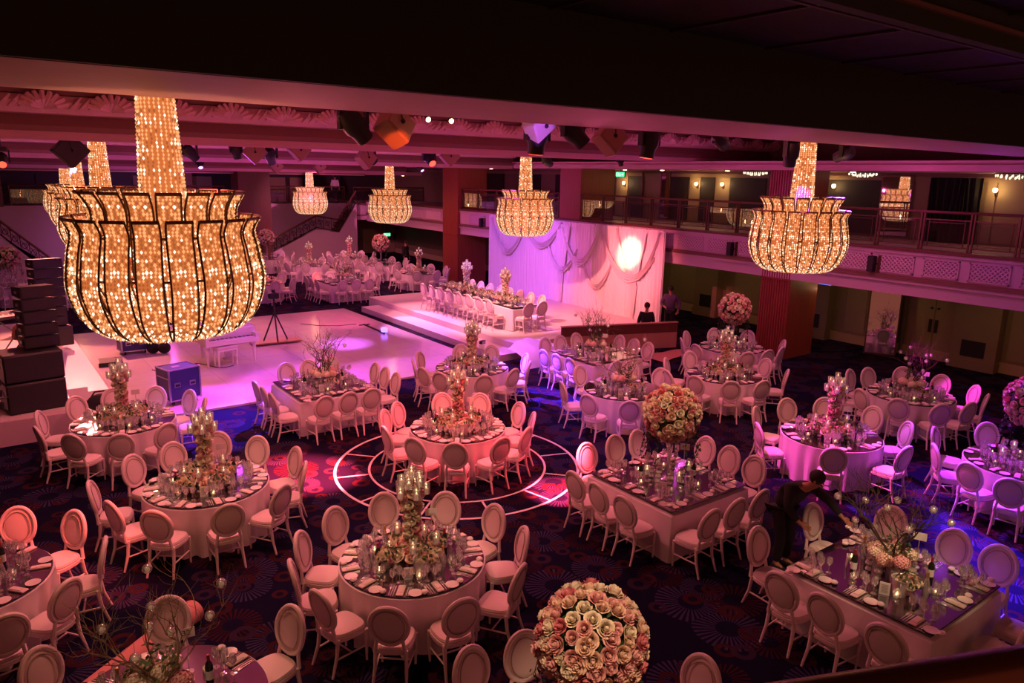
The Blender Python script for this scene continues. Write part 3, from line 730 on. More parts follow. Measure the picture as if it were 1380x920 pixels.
exit_sign((on_x(22, 1112, 379).x, on_x(22, 1112, 379).y, on_x(22, 1112, 379).z), 'exitblue', 'blue lit exit sign hanging beside the fluted pillar')
p = on_x(23, 837, 235); exit_sign((23, p.y, p.z), 'exitgreen', 'small green exit sign on the upper level by the second pillar')
p = on_y(45, 521, 316); exit_sign((p.x, 45, p.z), 'exitgreen', 'small green exit sign over the far doorway', 'y')
# emergency lamp under the side balcony
p = on_x(22, 1130, 387); downlight((22, p.y, 2.465), 'warm small lamp beside the blue exit sign'); point('lamp_glow', (21.8, p.y, p.z - 0.1), (1, 0.5, 0.25), 2.5, 0.04)

# ---- far end: balcony, staircases, wall
zf = 3.5
xs = on_y(YF, 477, 280).x                               # right stair head
q = MB(); q.box(xs, 25.5, YF, 46.6, 2.55, zf); struct('balcony_far', q, 'fascia')
q = MB(); q.box(-8, xs, YF + 1.2, 46.6, 2.9, zf); struct('balcony_far_back', q, 'fascia')
q = MB(); q.box(-8, xs, YF + 1.2, YF + 1.3, 0, 2.9); struct('wall_far_lower', q, 'fascia')
q = MB(); q.box(xs, 25, YF - 0.06, YF, 2.78, 2.86); q.box(xs, 25, YF - 0.04, YF, 3.42, zf); struct('trim_far', q, 'molding')
q = MB(); q.box(-8, 25.4, YF + 0.4, 46.6, 5.2, 5.4); q.box(-8, XW, YF, YF + 0.4, 5.16, 6.95); struct('ceiling_far', q, 'plaster')
q = MB(); q.box(-8, XW, YF - 0.07, YF, 5.2, 5.3); q.box(-8, XW, YF - 0.05, YF, 5.42, 5.5); struct('trim_far_ceiling', q, 'molding')
q = MB()
for i, (a_, b_) in enumerate([(3.4, 5.0), (6.0, 7.4), (14.0, 15.2), (17.8, 19.2), (20.2, 21.4)]): q.box(a_, b_, 46.5, 46.6, zf, 4.95)
struct('wall_far_panel', q, 'darkwall')
q = MB()
for a_, b_ in [(15.4, 16.6), (16.9, 17.7), (8, 9), (11, 12.2)]: q.box(a_, b_, 46.5, 46.6, zf, 4.95)
struct('wall_far_panel_pale', q, 'olive2')
q = MB(); q.box(xs + 0.5, 24, 46.45, 46.6, 0.0, 2.5); struct('wall_far_dado', q, 'olive2')
r_ = empty('door_2', (on_y(46.4, 532, 340).x, 46.4, 0), kind='structure')
b = MB(); b.box(-0.95, 0.95, -0.08, 0, 0, 2.15); b.build('door_frame', 'olive', r_, False)
for s_ in (-1, 1):
    b = MB(); b.box(min(0.01 * s_, 0.85 * s_), max(0.01 * s_, 0.85 * s_), -0.13, -0.08, 0.02, 2.05); b.build('door_leaf', 'olive2', r_, False)
    b = MB(); b.box(min(0.04 * s_, 0.12 * s_), max(0.04 * s_, 0.12 * s_), -0.16, -0.13, 0.8, 1.3); b.build('push_plate', 'black', r_, False)

def stair(pts, y0, y1, lab, ground, wallm='fascia'):
    # pts: handrail line in far-wall coordinates; a closed wall below it and an iron balustrade
    r_ = empty('staircase', (pts[0][0], y0, 0), label=lab, cat='staircase')
    ox = pts[0][0]
    P = [(x - ox, z) for x, z in pts]
    b = MB(); poly = [(x, z - 0.75) for x, z in P] + [(P[-1][0], ground[1]), (P[0][0], ground[0])]
    b.prism(poly, 0, 0.12); b.build('stringer_wall', wallm, r_, False)
    s_ = MB(); n = 18
    for i in range(len(P) - 1):
        (xa, za), (xb, zb) = P[i], P[i + 1]
        m_ = max(1, int(abs(za - zb) / 0.17))
        for k in range(m_):
            xx0, xx1 = xa + (xb - xa) * k / m_, xa + (xb - xa) * (k + 1) / m_
            zz = max(za, zb) - 0.95 - abs(za - zb) * (k + 1) / m_ if zb < za else min(za, zb) - 0.95 + abs(za - zb) * k / m_
            s_.box(min(xx0, xx1), max(xx0, xx1), 0.12, y1 - y0, zz - 0.2, zz)
    s_.build('steps', 'wooddark', r_, False)
    h = MB(); h.tube([(x, 0.06, z) for x, z in P], 0.055, 8); h.build('handrail', 'wooddark', r_)
    g = MB(); g.tube([(x, 0.06, z - 0.66) for x, z in P], 0.03, 6)
    for i in range(len(P) - 1):
        (xa, za), (xb, zb) = P[i], P[i + 1]; L = math.hypot(xb - xa, zb - za); m_ = max(1, int(L / 0.42))
        for k in range(m_):
            t = (k + 0.5) / m_; x, z = xa + (xb - xa) * t, za + (zb - za) * t - 0.33
            g.bar((xa + (xb - xa) * k / m_, 0.06, za + (zb - za) * k / m_), (xa + (xb - xa) * k / m_, 0.06, za + (zb - za) * k / m_ - 0.66), 0.018)
            pts_ = []
            for j in range(13):
                a = j / 12 * 2 * pi * 1.25; rr = 0.17 * (1 - 0.6 * j / 12); pts_.append((x + rr * cos(a), 0.06, z + rr * sin(a)))
            g.tube(pts_, 0.016, 4, False)
            g.bar((x - 0.12, 0.06, z + 0.25), (x + 0.12, 0.06, z - 0.25), 0.014)
    g.build('iron_scrolls', 'iron', r_)
    return r_
def fw(*pp): return [(on_y(YF - 0.5, *p).x, on_y(YF - 0.5, *p).z) for p in pp]
stair(fw((480, 257), (457, 296), (426, 291), (345, 334)), YF - 0.5, YF + 1.2, 'broad staircase with scrolled iron balustrade descending beside the far balcony', (0, 0))
stair(fw((-60, 262), (0, 298), (52, 336), (100, 372)), YF - 0.5, YF + 1.2, 'staircase with dark scrolled balustrade at the hall\'s far end, mostly hidden behind speakers', (0, 0))
fy = on_y(YF, 360, 258)
for i, (a_, b_) in enumerate([(2.0, 4.0), (4.0, 6.0), (6.0, 8.0), (8.0, 10.0), (10.0, 12.0), (14.0, 15.5), (15.5, 17.2), (17.2, xs)]):
    rail_bay(0, b_ - a_, 'dark balustrade bay on the far balcony, %s from its dark end' % ords[i], YF + 1.25, 'x', zf).location = (a_, YF + 1.25, zf)
for i, (a_, b_) in enumerate([(xs, xs + 1.6), (xs + 1.6, xs + 3.2), (xs + 3.2, xs + 4.8)]):
    rail_bay(0, b_ - a_, 'balustrade bay over the far doorway, %s from the stair head' % ords[i], YF + 0.05, 'x', zf).location = (a_, YF + 0.05, zf)
# -pi/2 turns the bay's run toward +x
for o in list(COL.objects):
    if o.name.startswith('balustrade_bay') and o.location.y > 41.5: o.rotation_euler = (0, 0, -pi / 2)

# the viewer's own balcony rail at the bottom corner
a_, b_ = at(1080, 962, 4.6), at(1380, 913, 4.6)
dv_ = (b_ - a_).normalized(); a_, b_ = a_ - dv_ * 0.5, b_ + dv_ * 1.2
q = MB(); q.tube([a_, b_], 0.05, 20, True, 1.0)
q.build('balcony_handrail', 'brassrail', None, label='polished dark handrail of the viewer\'s balcony, close in the corner', cat='railing')

# ---- dance floor, stages
DX0, DX1, DY0, DY1 = 2.35, 11.95, 17.08, 27.5
sbox('dance_floor', 'marble', DX0 - 1.0, DX1, DY0, DY1, 0, 0.05)
q = MB(); q.box(12.35, 14.0, 17.25, 26.7, 0, 0.2); struct('stage_step', q, 'stage')
q = MB(); q.box(13.1, 19.5, 17.45, 27.6, 0, 0.4); struct('stage_platform', q, 'stage')
q = MB(); q.box(-6, 1.45, 17.0, 27.6, 0, 0.55); struct('band_stage', q, 'stage')
q = MB(); q.box(-6, 1.47, 16.92, 17.0, 0, 0.5); struct('band_stage_skirt', q, 'fascia')
for i, (x0, x1, z) in enumerate([(1.45, 1.95, 0.37), (1.95, 2.4, 0.2)]):
    q = MB(); q.box(x0, x1, 19.3 + 0.2 * i, 26.8, 0, z); struct('stage_stair_%d' % (i + 1), q, 'stage')
# board in front of the stage end
pb0, pb1 = Vector((14.55, 17.1)), Vector((18.3, 15.75))
dv = (pb1 - pb0).normalized(); nv = Vector((dv.y, -dv.x))
r_ = empty('timber_screen', (pb0.x, pb0.y, 0), math.atan2(dv.y, dv.x), label='long low brown timber screen at the end of the white stage', cat='screen')
Lb = (pb1 - pb0).length
b = MB(); b.box(0, Lb, 0, 0.05, 0, 0.52); b.build('lower_board', 'board', r_, False)
b = MB(); b.box(0, Lb, -0.01, 0.06, 0.52, 0.82); b.build('upper_board', 'wooddark', r_, False)
b = MB(); b.box(-0.01, Lb + 0.01, -0.04, 0.09, 0.82, 0.85); b.build('cap_rail', 'board', r_, False)
# loose sheet on the carpet by the screen
def sheet(u, v):
    x = 16.4 + 2.1 * u; y = 15.0 + (v - 0.5) * 1.0 * (1 - 0.7 * u) + 0.25 * u
    return (x, y, 0.02 + 0.03 * sin(u * 7) ** 2)
q = MB(); q.grid(sheet, 16, 8); q.build('floor_sheet', 'rollpaper', None, label='pale pink sheet lying on the carpet before the timber screen', cat='sheet')
# white cloth-covered end steps beside the stage
def cover(u, v):
    x = 12.55 + 2.0 * u; h = 0.62 * (0.62 + 0.38 * sin(pi * min(1, u * 1.4)) if u < 0.72 else 0.72 - (u - 0.72) * 1.6)
    y = 17.2 - 1.1 * v
    return (x, y, max(0.01, h * (1 - v ** 3) * (1 - 0.05 * sin(u * 30))))
q = MB(); q.grid(cover, 30, 12); q.add([], [])
q.build('draped_ramp', 'cloth', None, label='low ramp under a smooth white sheet at the stage corner, lit blue', cat='ramp')

# floor rings of white tape round the middle table
CT = at(617, 576, 0.75)
def ring(r, w, nm, lab):
    q = MB(); n = 96
    q.lathe([(r - w, 0.004), (r - w, 0.01), (r + w, 0.01), (r + w, 0.004)], n, (0, 0, 0))
    # remove the disc caps the lathe adds
    q.f = q.f[:-2]; q.m = q.m[:-2]
    o = q.build(nm, 'tape', None, label=lab, cat='floor tape'); o.location = (CT.x, CT.y, 0); return o
ring(2.27, 0.025, 'tape_ring', 'large outer circle of white tape on the carpet')
ring(1.65, 0.02, 'tape_ring', 'smaller inner circle of white tape on the carpet')
q = MB()
q.box(1.68, 2.24, -0.018, 0.018, 0.004, 0.01)
me_ = q.mesh('tape_strip', 'tape')
clockw = 'one two three four five six seven eight nine ten eleven twelve'.split()
for k in range(12):
    put('tape_strip', me_, None, (CT.x, CT.y, 0), R(k * 30 + 12), label='one of twelve short white tape spokes between the two floor rings', cat='floor tape', group='tape spokes between the floor rings')

# ---- white drape backdrop with swags
bx, by0, by1, bz0, bz1 = 19.15, 17.35, 27.7, 0.4, 3.62
r_ = empty('drape_backdrop', (bx, (by0 + by1) / 2, bz0), label='tall pleated white drape with swags behind the head table', cat='drape')
hb = (by1 - by0) / 2
b = MB(); b.grid(lambda u, v: (0.035 * sin(u * 420) + 0.03 * sin(u * 97 + 1), -hb + 2 * hb * u, (bz1 - bz0) * v), 900, 3); b.build('pleated_curtain', 'drape', r_)
b = MB(); b.tube([(0.05, -hb, bz1 - bz0), (0.05, hb, bz1 - bz0)], 0.03, 8)
for y in (-hb, 0, hb): b.tube([(0.08, y, 0), (0.08, y, bz1 - bz0)], 0.03, 8)
b.build('drape_frame', 'silver', r_)
def swag(ya, yb, za, zb, drop, wtop, wbot, nm='swag'):
    def f(u, v):
        y = ya + (yb - ya) * u; z = za + (zb - za) * u
        d = 4 * u * (1 - u)
        off = (wtop + (wbot - wtop) * d) * v + drop * d
        return (-0.10 - 0.05 * sin(v * 22) - 0.05 * d, y, z - off)
    b = MB(); b.grid(f, 26, 22); b.build(nm, 'drape', r_)
H_ = bz1 - bz0
swag(-2.2, -4.9, H_ - 0.15, H_ - 0.9, 1.05, 0.1, 0.34); swag(-2.15, 0.0, H_ - 0.02, H_ - 0.15, 1.25, 0.05, 0.30)
swag(0.05, 2.6, H_ - 0.02, H_ - 0.10, 0.85, 0.05, 0.26); swag(2.4, 4.9, H_ - 0.15, H_ - 0.1, 1.25, 0.05, 0.26)
swag(-0.9, 0.9, H_ - 1.0, H_ - 0.9, 0.8, 0.04, 0.24); swag(-1.2, -2.9, H_ - 1.3, H_ - 1.2, 0.95, 0.05, 0.22); swag(-3.0, -5.1, H_ - 0.02, H_ - 0.05, 1.55, 0.05, 0.26)
def cascade(y, z0, z1, w):      # gathered tail that hangs to a knot
    def f(u, v):
        t = abs(2 * v - 1); ww = w * (0.25 + 0.75 * (1 - v) ** 0.8) if v < 0.9 else w * 0.3
        return (-0.12 - 0.04 * sin(u * 25), y + (u - 0.5) * ww, z0 + (z1 - z0) * v)
    b = MB(); b.grid(f, 24, 14); b.build('cascade', 'drape', r_)
cascade(-3.95, H_ - 0.1, H_ - 2.0, 1.1); cascade(0.0, H_ - 0.1, H_ - 2.1, 0.9); cascade(-4.0, H_ - 2.0, 0.05, 0.35); cascade(0.0, H_ - 2.1, 0.05, 0.3)
# ================================================================== chandeliers
rnd = random.Random(3)
def bead_mi(p_bright=0.13, p_dim=0.3):
    t = rnd.random(); return 2 if t < p_bright * 1.6 else (0 if t > 1 - p_dim else 1)
def smooth_profile(P, n):
    # Catmull-Rom through (r, z)
    out = []; P = [P[0]] + P + [P[-1]]
    seg = len(P) - 3
    for i in range(n + 1):
        t = i / n * seg; k = min(int(t), seg - 1); f = t - k
        a, b, c, d = P[k], P[k + 1], P[k + 2], P[k + 3]
        out.append(tuple(0.5 * (2 * b[j] + (c[j] - a[j]) * f + (2 * a[j] - 5 * b[j] + 4 * c[j] - d[j]) * f * f + (3 * b[j] - a[j] - 3 * c[j] + d[j]) * f ** 3) for j in (0, 1)))
    return out
def strap_meshes(name, prof, wfn, ncol, pitch):
    pr = smooth_profile(prof, 60)
    L = [0]
    for a, b in zip(pr, pr[1:]): L.append(L[-1] + math.hypot(b[0] - a[0], b[1] - a[1]))
    def at_len(s):
        for i in range(60):
            if L[i + 1] >= s: f = (s - L[i]) / max(1e-6, L[i + 1] - L[i]); return (pr[i][0] + (pr[i + 1][0] - pr[i][0]) * f, pr[i][1] + (pr[i + 1][1] - pr[i][1]) * f)
        return pr[-1]
    q = MB(); n = int(L[-1] / pitch)
    for j in range(n):
        s = (j + 0.5) * pitch; r, z = at_len(s); w = wfn(j / n)
        for c in range(ncol):
            y = (c - (ncol - 1) / 2) / ncol * w * 0.95
            q.mi = bead_mi(0.16 if 0.2 < j / n < 0.7 else 0.07)
            b_ = rnd.uniform(0.8, 1.25); q.octa((r, y + rnd.uniform(-0.004, 0.004), z + rnd.uniform(-0.004, 0.004)), 0.0135 * b_, 0.019 * b_)
    q.mi = 3
    q.grid(lambda u, v: (at_len(L[-1] * v)[0] - 0.004, (u - 0.5) * wfn(v) * 0.98, at_len(L[-1] * v)[1]), 1, 30)
    beads = q.mesh(name + '_beads', ['bead_dim', 'bead_mid', 'bead_bright', 'glowback'], False)
    f = MB()
    for s_ in (-1, 1):
        pts = []
        for j in range(25):
            r, z = at_len(L[-1] * j / 24); pts.append((r, s_ * wfn(j / 24) / 2, z))
        f.tube(pts, 0.010, 5, True, 1.0)
    r, z = at_len(L[-1]); w = wfn(1)
    f.bar((r, -w / 2 - 0.005, z), (r, w / 2 + 0.005, z), 0.016, 5)
    r, z = at_len(0); f.bar((r, -wfn(0) / 2, z), (r, wfn(0) / 2, z), 0.01, 5)
    return beads, f.mesh(name + '_frame', 'bronze')
low_b, low_f = strap_meshes('outer_strap', [(0.30, 0.05), (0.55, 0.0), (0.78, 0.16), (0.895, 0.48), (0.86, 0.82), (0.825, 1.0), (0.88, 1.13)], lambda t: 0.13 + 0.09 * min(1, t * 2.5), 6, 0.036)
up_b, up_f = strap_meshes('inner_strap', [(0.26, 0.25), (0.52, 0.30), (0.68, 0.60), (0.67, 0.95), (0.66, 1.2), (0.745, 1.37)], lambda t: 0.12 + 0.085 * min(1, t * 2), 6, 0.036)
def column_mesh():
    q = MB(); z = 1.0; N = 26
    while z < 3.15:
        t = (z - 1.2) / 1.9; r = 0.215 - 0.085 * max(0, min(1, t))
        for k in range(N):
            a = 2 * pi * (k + 0.5 * (int(z / 0.036) % 2) * 0.2) / N
            glow = abs(((z * 1 / 0.24) % 1) - 0.5) < 0.17  # brighter bead bands stand in for light of bulbs inside the column
            q.mi = bead_mi(0.24 if glow else 0.06, 0.2)
            q.octa((r * cos(a), r * sin(a), z), 0.015, 0.019)
        z += 0.036
    return q.mesh('crystal_column', ['bead_dim', 'bead_mid', 'bead_bright'], False)
def make_chandelier():
    r = empty('chandelier', label='x', cat='chandelier', group='crystal tier chandeliers')
    def ch(name, me, rz=0, parent=None, loc=(0, 0, 0)): return put(name, me, parent or r, loc, rz)
    NL, NU = 20, 18
    for k in range(NL):
        s_ = ch('crystal_strap', low_b, 2 * pi * k / NL); put('strap_frame', low_f, s_)
    for k in range(NU):
        s_ = ch('upper_crystal_strap', up_b, 2 * pi * (k + 0.5) / NU); put('strap_frame', up_f, s_)
    ch('crystal_column', column_mesh())
    q = MB(); q.lathe([(0.19, 1.0), (0.195, 1.2), (0.12, 3.1)], 20); ch('column_core', q.mesh('core', 'glowback'))
    q = MB()
    for rr, z in ((0.70, 0.12), (0.86, 0.6), (0.80, 0.98), (0.30, 0.05), (0.62, 0.6), (0.62, 1.12)):
        q.tube([(rr * cos(a * pi / 24), rr * sin(a * pi / 24), z) for a in range(49)], 0.012, 5, False)
    for k in range(6): q.bar((0.2 * cos(k * pi / 3), 0.2 * sin(k * pi / 3), 1.05), (0.80 * cos(k * pi / 3), 0.80 * sin(k * pi / 3), 0.98), 0.01)
    ch('ring_frame', q.mesh('ring_frame', 'bronze'))
    q = MB(); q.tube([(0, 0, 3.05), (0, 0, 4.2)], 0.02, 8); q.lathe([(0.14, 3.1), (0.16, 3.14), (0.16, 3.17), (0.02, 3.2)], 20); ch('hanger', q.mesh('hanger', 'bronze'))
    q = MB(); q.ball((0, 0, 0), 0.035, 8, 6, (1, 1, 1.3)); bm_ = q.mesh('bulb', 'bulb')
    for k in range(10):
        a = 2 * pi * k / 10; ch('bulb', bm_, 0, None, (0.42 * cos(a), 0.42 * sin(a), 0.62 + 0.2 * (k % 2)))
    return r
chand = Proto(make_chandelier())
for x, y, zb, lab in [(1.62, 7.95, 3.80, 'great crystal chandelier hanging closest to the viewer, over the round table'),
                      (13.0, 8.35, 3.69, 'large crystal chandelier hanging before the fluted pillar'),
                      (14.25, 18.7, 3.55, 'crystal chandelier half lit violet, hanging before the white drape'),
                      (14.7, 28.7, 3.32, 'crystal chandelier over the far tables beside the corner pillar'),
                      (15.0, 38.4, 3.18, 'smallest, most distant crystal chandelier before the staircase'),
                      (2.55, 18.6, 3.60, 'second crystal chandelier, half hidden behind the great one'),
                      (3.25, 28.7, 3.40, 'third crystal chandelier in the row behind the great one'),
                      (3.9, 38.5, 3.25, 'last crystal chandelier in the row behind the great one')]:
    chand.place((x, y, zb), rnd.random(), lab)
    point('chandelier_light', (x, y, zb + 0.22), (1.0, 0.40, 0.18), 80, 0.2)

# ================================================================== chairs
def ring_pts(c, a, b, tilt, n=32, z_off=0.0):
    out = []
    for k in range(n + 1):
        t = 2 * pi * k / n; x = a * cos(t); h = b * sin(t)
        out.append((c[0] + x, c[1] - h * sin(tilt) + 0.02 * (x / a) ** 2, c[2] + h * cos(tilt)))
    return out
def seat_ring(s, z, front=0.235, back=0.195, d=0.22, n=28):
    out = []
    for k in range(n):
        t = 2 * pi * k / n; c, q_ = cos(t), sin(t)
        y = d * (abs(q_) ** 0.62) * (1 if q_ > 0 else -1)
        w = back + (front - back) * (y + d) / (2 * d)
        x = w * (abs(c) ** 0.62) * (1 if c > 0 else -1)
        out.append((x * s, y * s, z))
    return out
def rings_mesh(mb, rings):
    n = len(rings[0]); vs_ = [p for r_ in rings for p in r_]
    fs_ = [(j * n + i, j * n + (i + 1) % n, (j + 1) * n + (i + 1) % n, (j + 1) * n + i) for j in range(len(rings) - 1) for i in range(n)]
    fs_ += [tuple(range(n - 1, -1, -1)), tuple((len(rings) - 1) * n + i for i in range(n))]
    mb.add(vs_, fs_)
BT = R(11); BC = (0, -0.262, 0.755)
def make_chair():
    r = empty('banquet_chair', label='x', cat='chair')
    q = MB(); rings_mesh(q, [seat_ring(0.93, 0.37), seat_ring(1.0, 0.385), seat_ring(1.0, 0.425), seat_ring(0.97, 0.43)]); q.build('seat_frame', 'chairpaint', r)
    q = MB(); rings_mesh(q, [seat_ring(0.94, 0.42), seat_ring(0.98, 0.445), seat_ring(0.93, 0.47), seat_ring(0.7, 0.487), seat_ring(0.35, 0.492)]); q.build('seat', 'chairpad', r)
    q = MB(); q.tube(ring_pts(BC, 0.205, 0.245, BT), 0.026, 8, False)
    for s_ in (-1, 1): q.tube([(s_ * 0.165, -0.205, 0.40), (s_ * 0.150, -0.215, 0.50), (s_ * 0.135, -0.228, 0.585)], [0.024, 0.02, 0.022], 7)
    q.build('back_frame', 'chairpaint', r)
    T = Matrix.Translation(BC) @ Matrix.Rotation(BT, 4, 'X')
    q = MB(T); q.ball((0, 0.004, 0), 1.0, 22, 8, (0.185, 0.03, 0.225)); bp = q.build('backrest', 'chairpad', r)
    q = MB(); q.tube([(p[0], p[1] + 0.026, p[2]) for p in ring_pts(BC, 0.155, 0.195, BT, 28)], 0.007, 4, False)
    q.tube([(p[0], p[1] - 0.026, p[2]) for p in ring_pts(BC, 0.17, 0.21, BT, 28)], 0.006, 4, False); q.build('piping', 'piping', bp)
    for s_ in (-1, 1):
        q = MB(); q.tube([(s_ * 0.195, 0.175, 0.40), (s_ * 0.195, 0.18, 0.33), (s_ * 0.19, 0.185, 0.0)], [0.027, 0.024, 0.013], 7); q.build('leg', 'chairpaint', r)
        q = MB(); q.tube([(s_ * 0.165, -0.18, 0.42), (s_ * 0.17, -0.205, 0.22), (s_ * 0.185, -0.28, 0.0)], [0.025, 0.021, 0.014], 7); q.build('leg', 'chairpaint', r)
    q = MB()
    for s_ in (-1, 1): q.bar((s_ * 0.192, 0.18, 0.19), (s_ * 0.17, -0.21, 0.19), 0.011, 6)
    q.bar((-0.18, -0.01, 0.19), (0.18, -0.01, 0.19), 0.011, 6); q.build('stretcher', 'chairpaint', r)
    return r
chair = Proto(make_chair())

# ================================================================== tables
def cloth_round(rad, h=0.755, folds=17, seed=0):
    q = MB(); rs = random.Random(seed); ph = [rs.random() * 6 for _ in range(4)]
    def f(u, v):
        a = 2 * pi * u
        if v < 0.15: return (rad * v / 0.15 * cos(a), rad * v / 0.15 * sin(a), h)
        t = (v - 0.15) / 0.85
        fold = 0.55 * sin(folds * a + ph[0]) + 0.3 * sin(folds * 1.6 // 1 * a + ph[1]) + 0.15 * sin(5 * a + ph[2])
        rr = rad + 0.012 + 0.012 * t + 0.055 * (fold - 0.6) * t ** 0.7 * 1.35
        return (rr * cos(a), rr * sin(a), h - 0.012 - (h - 0.02) * t)
    q.grid(f, 150, 20, True); return q.mesh('tablecloth', 'cloth')
def cloth_rect(hx, hy, h=0.755, seed=0):
    q = MB(); rs = random.Random(seed)
    per = []
    n = 36
    for i in range(4):
        for k in range(n):
            t = k / n * 2 - 1
            p = [(hx, t * hy), (-t * hx, hy), (-hx, -t * hy), (t * hx, -hy)][i]
            nn = [(1, 0), (0, 1), (-1, 0), (0, -1)][i]
            per.append((p, nn, t))
    N = len(per)
    def f(u, v):
        i = int(round(u * N)) % N; (x, y), nn, t = per[i]
        if v < 0.2: return (x * v / 0.2, y * v / 0.2, h)
        s_ = (v - 0.2) / 0.8
        corner = max(0, (abs(t) - 0.8) / 0.2)
        w = 0.012 + 0.02 * s_ + 0.014 * sin(i * 0.9 + 2) * s_ + 0.075 * corner * s_ * (0.6 + 0.4 * sin(i * 2.2))
        cx = math.copysign(corner, x) if corner else 0; cy = math.copysign(corner, y) if corner else 0
        return (x + nn[0] * w + (cx * 0.05 * s_ if not nn[0] else 0), y + nn[1] * w + (cy * 0.05 * s_ if not nn[1] else 0), h - 0.01 - (h - 0.018) * s_)
    q.grid(f, N, 12, True); return q.mesh('tablecloth', 'cloth')
def top_mesh(rad=None, hx=0, hy=0):
    q = MB()
    if rad: q.lathe([(rad, 0.756), (rad, 0.766)], 72); q.mi = 1; q.lathe([(rad + 0.004, 0.754), (rad + 0.004, 0.762)], 72)
    else: q.box(-hx, hx, -hy, hy, 0.756, 0.766); q.mi = 1; q.box(-hx - .004, hx + .004, -hy - .004, hy + .004, 0.754, 0.762)
    return q.mesh('mirror_top', ['mirror', 'black'], False)
RT = 0.885
CR = cloth_round(RT); CSQ = cloth_rect(0.865, 0.865); TR_ = top_mesh(RT - 0.01); TSQ = top_mesh(None, 0.855, 0.855)
HX, HY = 0.52, 2.65
CHD = cloth_rect(HX, HY, 0.755, 5); THD = top_mesh(None, HX - 0.01, HY - 0.01)
def table(c, kind, label, z0=0.0):
    r = empty('banquet_table', (c[0], c[1], z0), rnd.random() * 6 if kind == 'round' else 0, label=label, cat='table')
    put('tablecloth', {'round': CR, 'square': CSQ, 'head': CHD}[kind], r)
    put('mirror_top', {'round': TR_, 'square': TSQ, 'head': THD}[kind], r)
    return r

# ================================================================== flowers
def rose_mesh(m, seed=0):
    q = MB(); rs = random.Random(seed)
    q.ball((0, 0, 0.55), 0.27, 7, 5, (1, 1, 1.5))
    for n, rad, h0, h1, op in ((3, 0.42, 0.1, 1.0, -0.12), (4, 0.62, 0.0, 0.9, 0.0), (5, 0.84, -0.1, 0.72, 0.14), (6, 1.02, -0.15, 0.46, 0.22)):
        o = rs.random() * 6
        for k in range(n):
            a0 = o + 2 * pi * k / n; da = pi / n * 1.35
            def f(u, v):
                a = a0 + (u - 0.5) * 2 * da * (0.7 + 0.3 * sin(pi * min(1, v + 0.2)))
                w = (2 * u - 1) ** 2
                r_ = rad * (0.62 + 0.38 * v ** 0.8) + op * v ** 3 * 0.6 - 0.05 * w + (0.05 if k % 2 else 0)
                return (r_ * cos(a), r_ * sin(a), h0 + (h1 - h0) * v - abs(op) * 0.5 * v ** 4 - 0.22 * w * v)
            q.grid(f, 4, 3)
    return q.mesh('rose', m)
RCOL = ['rose_cream', 'rose_pink', 'rose_peach', 'rose_deep']
ROSES = {c: rose_mesh(c, i) for i, c in enumerate(RCOL)}
def face(o, n):     # turn local +z towards n
    o.rotation_euler = Vector(n).to_track_quat('Z', 'Y').to_euler()
def pick(w): return rnd.choices(RCOL, w)[0]
def bake_rose(mb, me, loc, n, s, mi):
    rot = Vector(n).to_track_quat('Z', 'Y').to_matrix().to_4x4()
    mb.xf = Matrix.Translation(loc) @ rot @ Matrix.Scale(s, 4); mb.mi = mi
    mb.add([v.co for v in me.vertices], [tuple(p.vertices) for p in me.polygons]); mb.xf = None; mb.mi = 0
def leaves(mb, c, r, n, s=0.05, up=-1.0):
    for _ in range(n):
        d = Vector((rnd.gauss(0, 1), rnd.gauss(0, 1), rnd.gauss(0, 1))).normalized()
        if d.z < up: d.z = -d.z
        p = Vector(c) + d * r * (0.9 + 0.16 * rnd.random())
        t = d.cross(Vector((rnd.random() - .5, rnd.random() - .5, rnd.random() - .5))).normalized(); w = d.cross(t)
        a, b = p - t * s, p + t * s
        mb.add([a, p + w * s * 0.45 + d * s * 0.3, b + d * s * 0.5, p - w * s * 0.45 + d * s * 0.3], [(0, 1, 2, 3)])

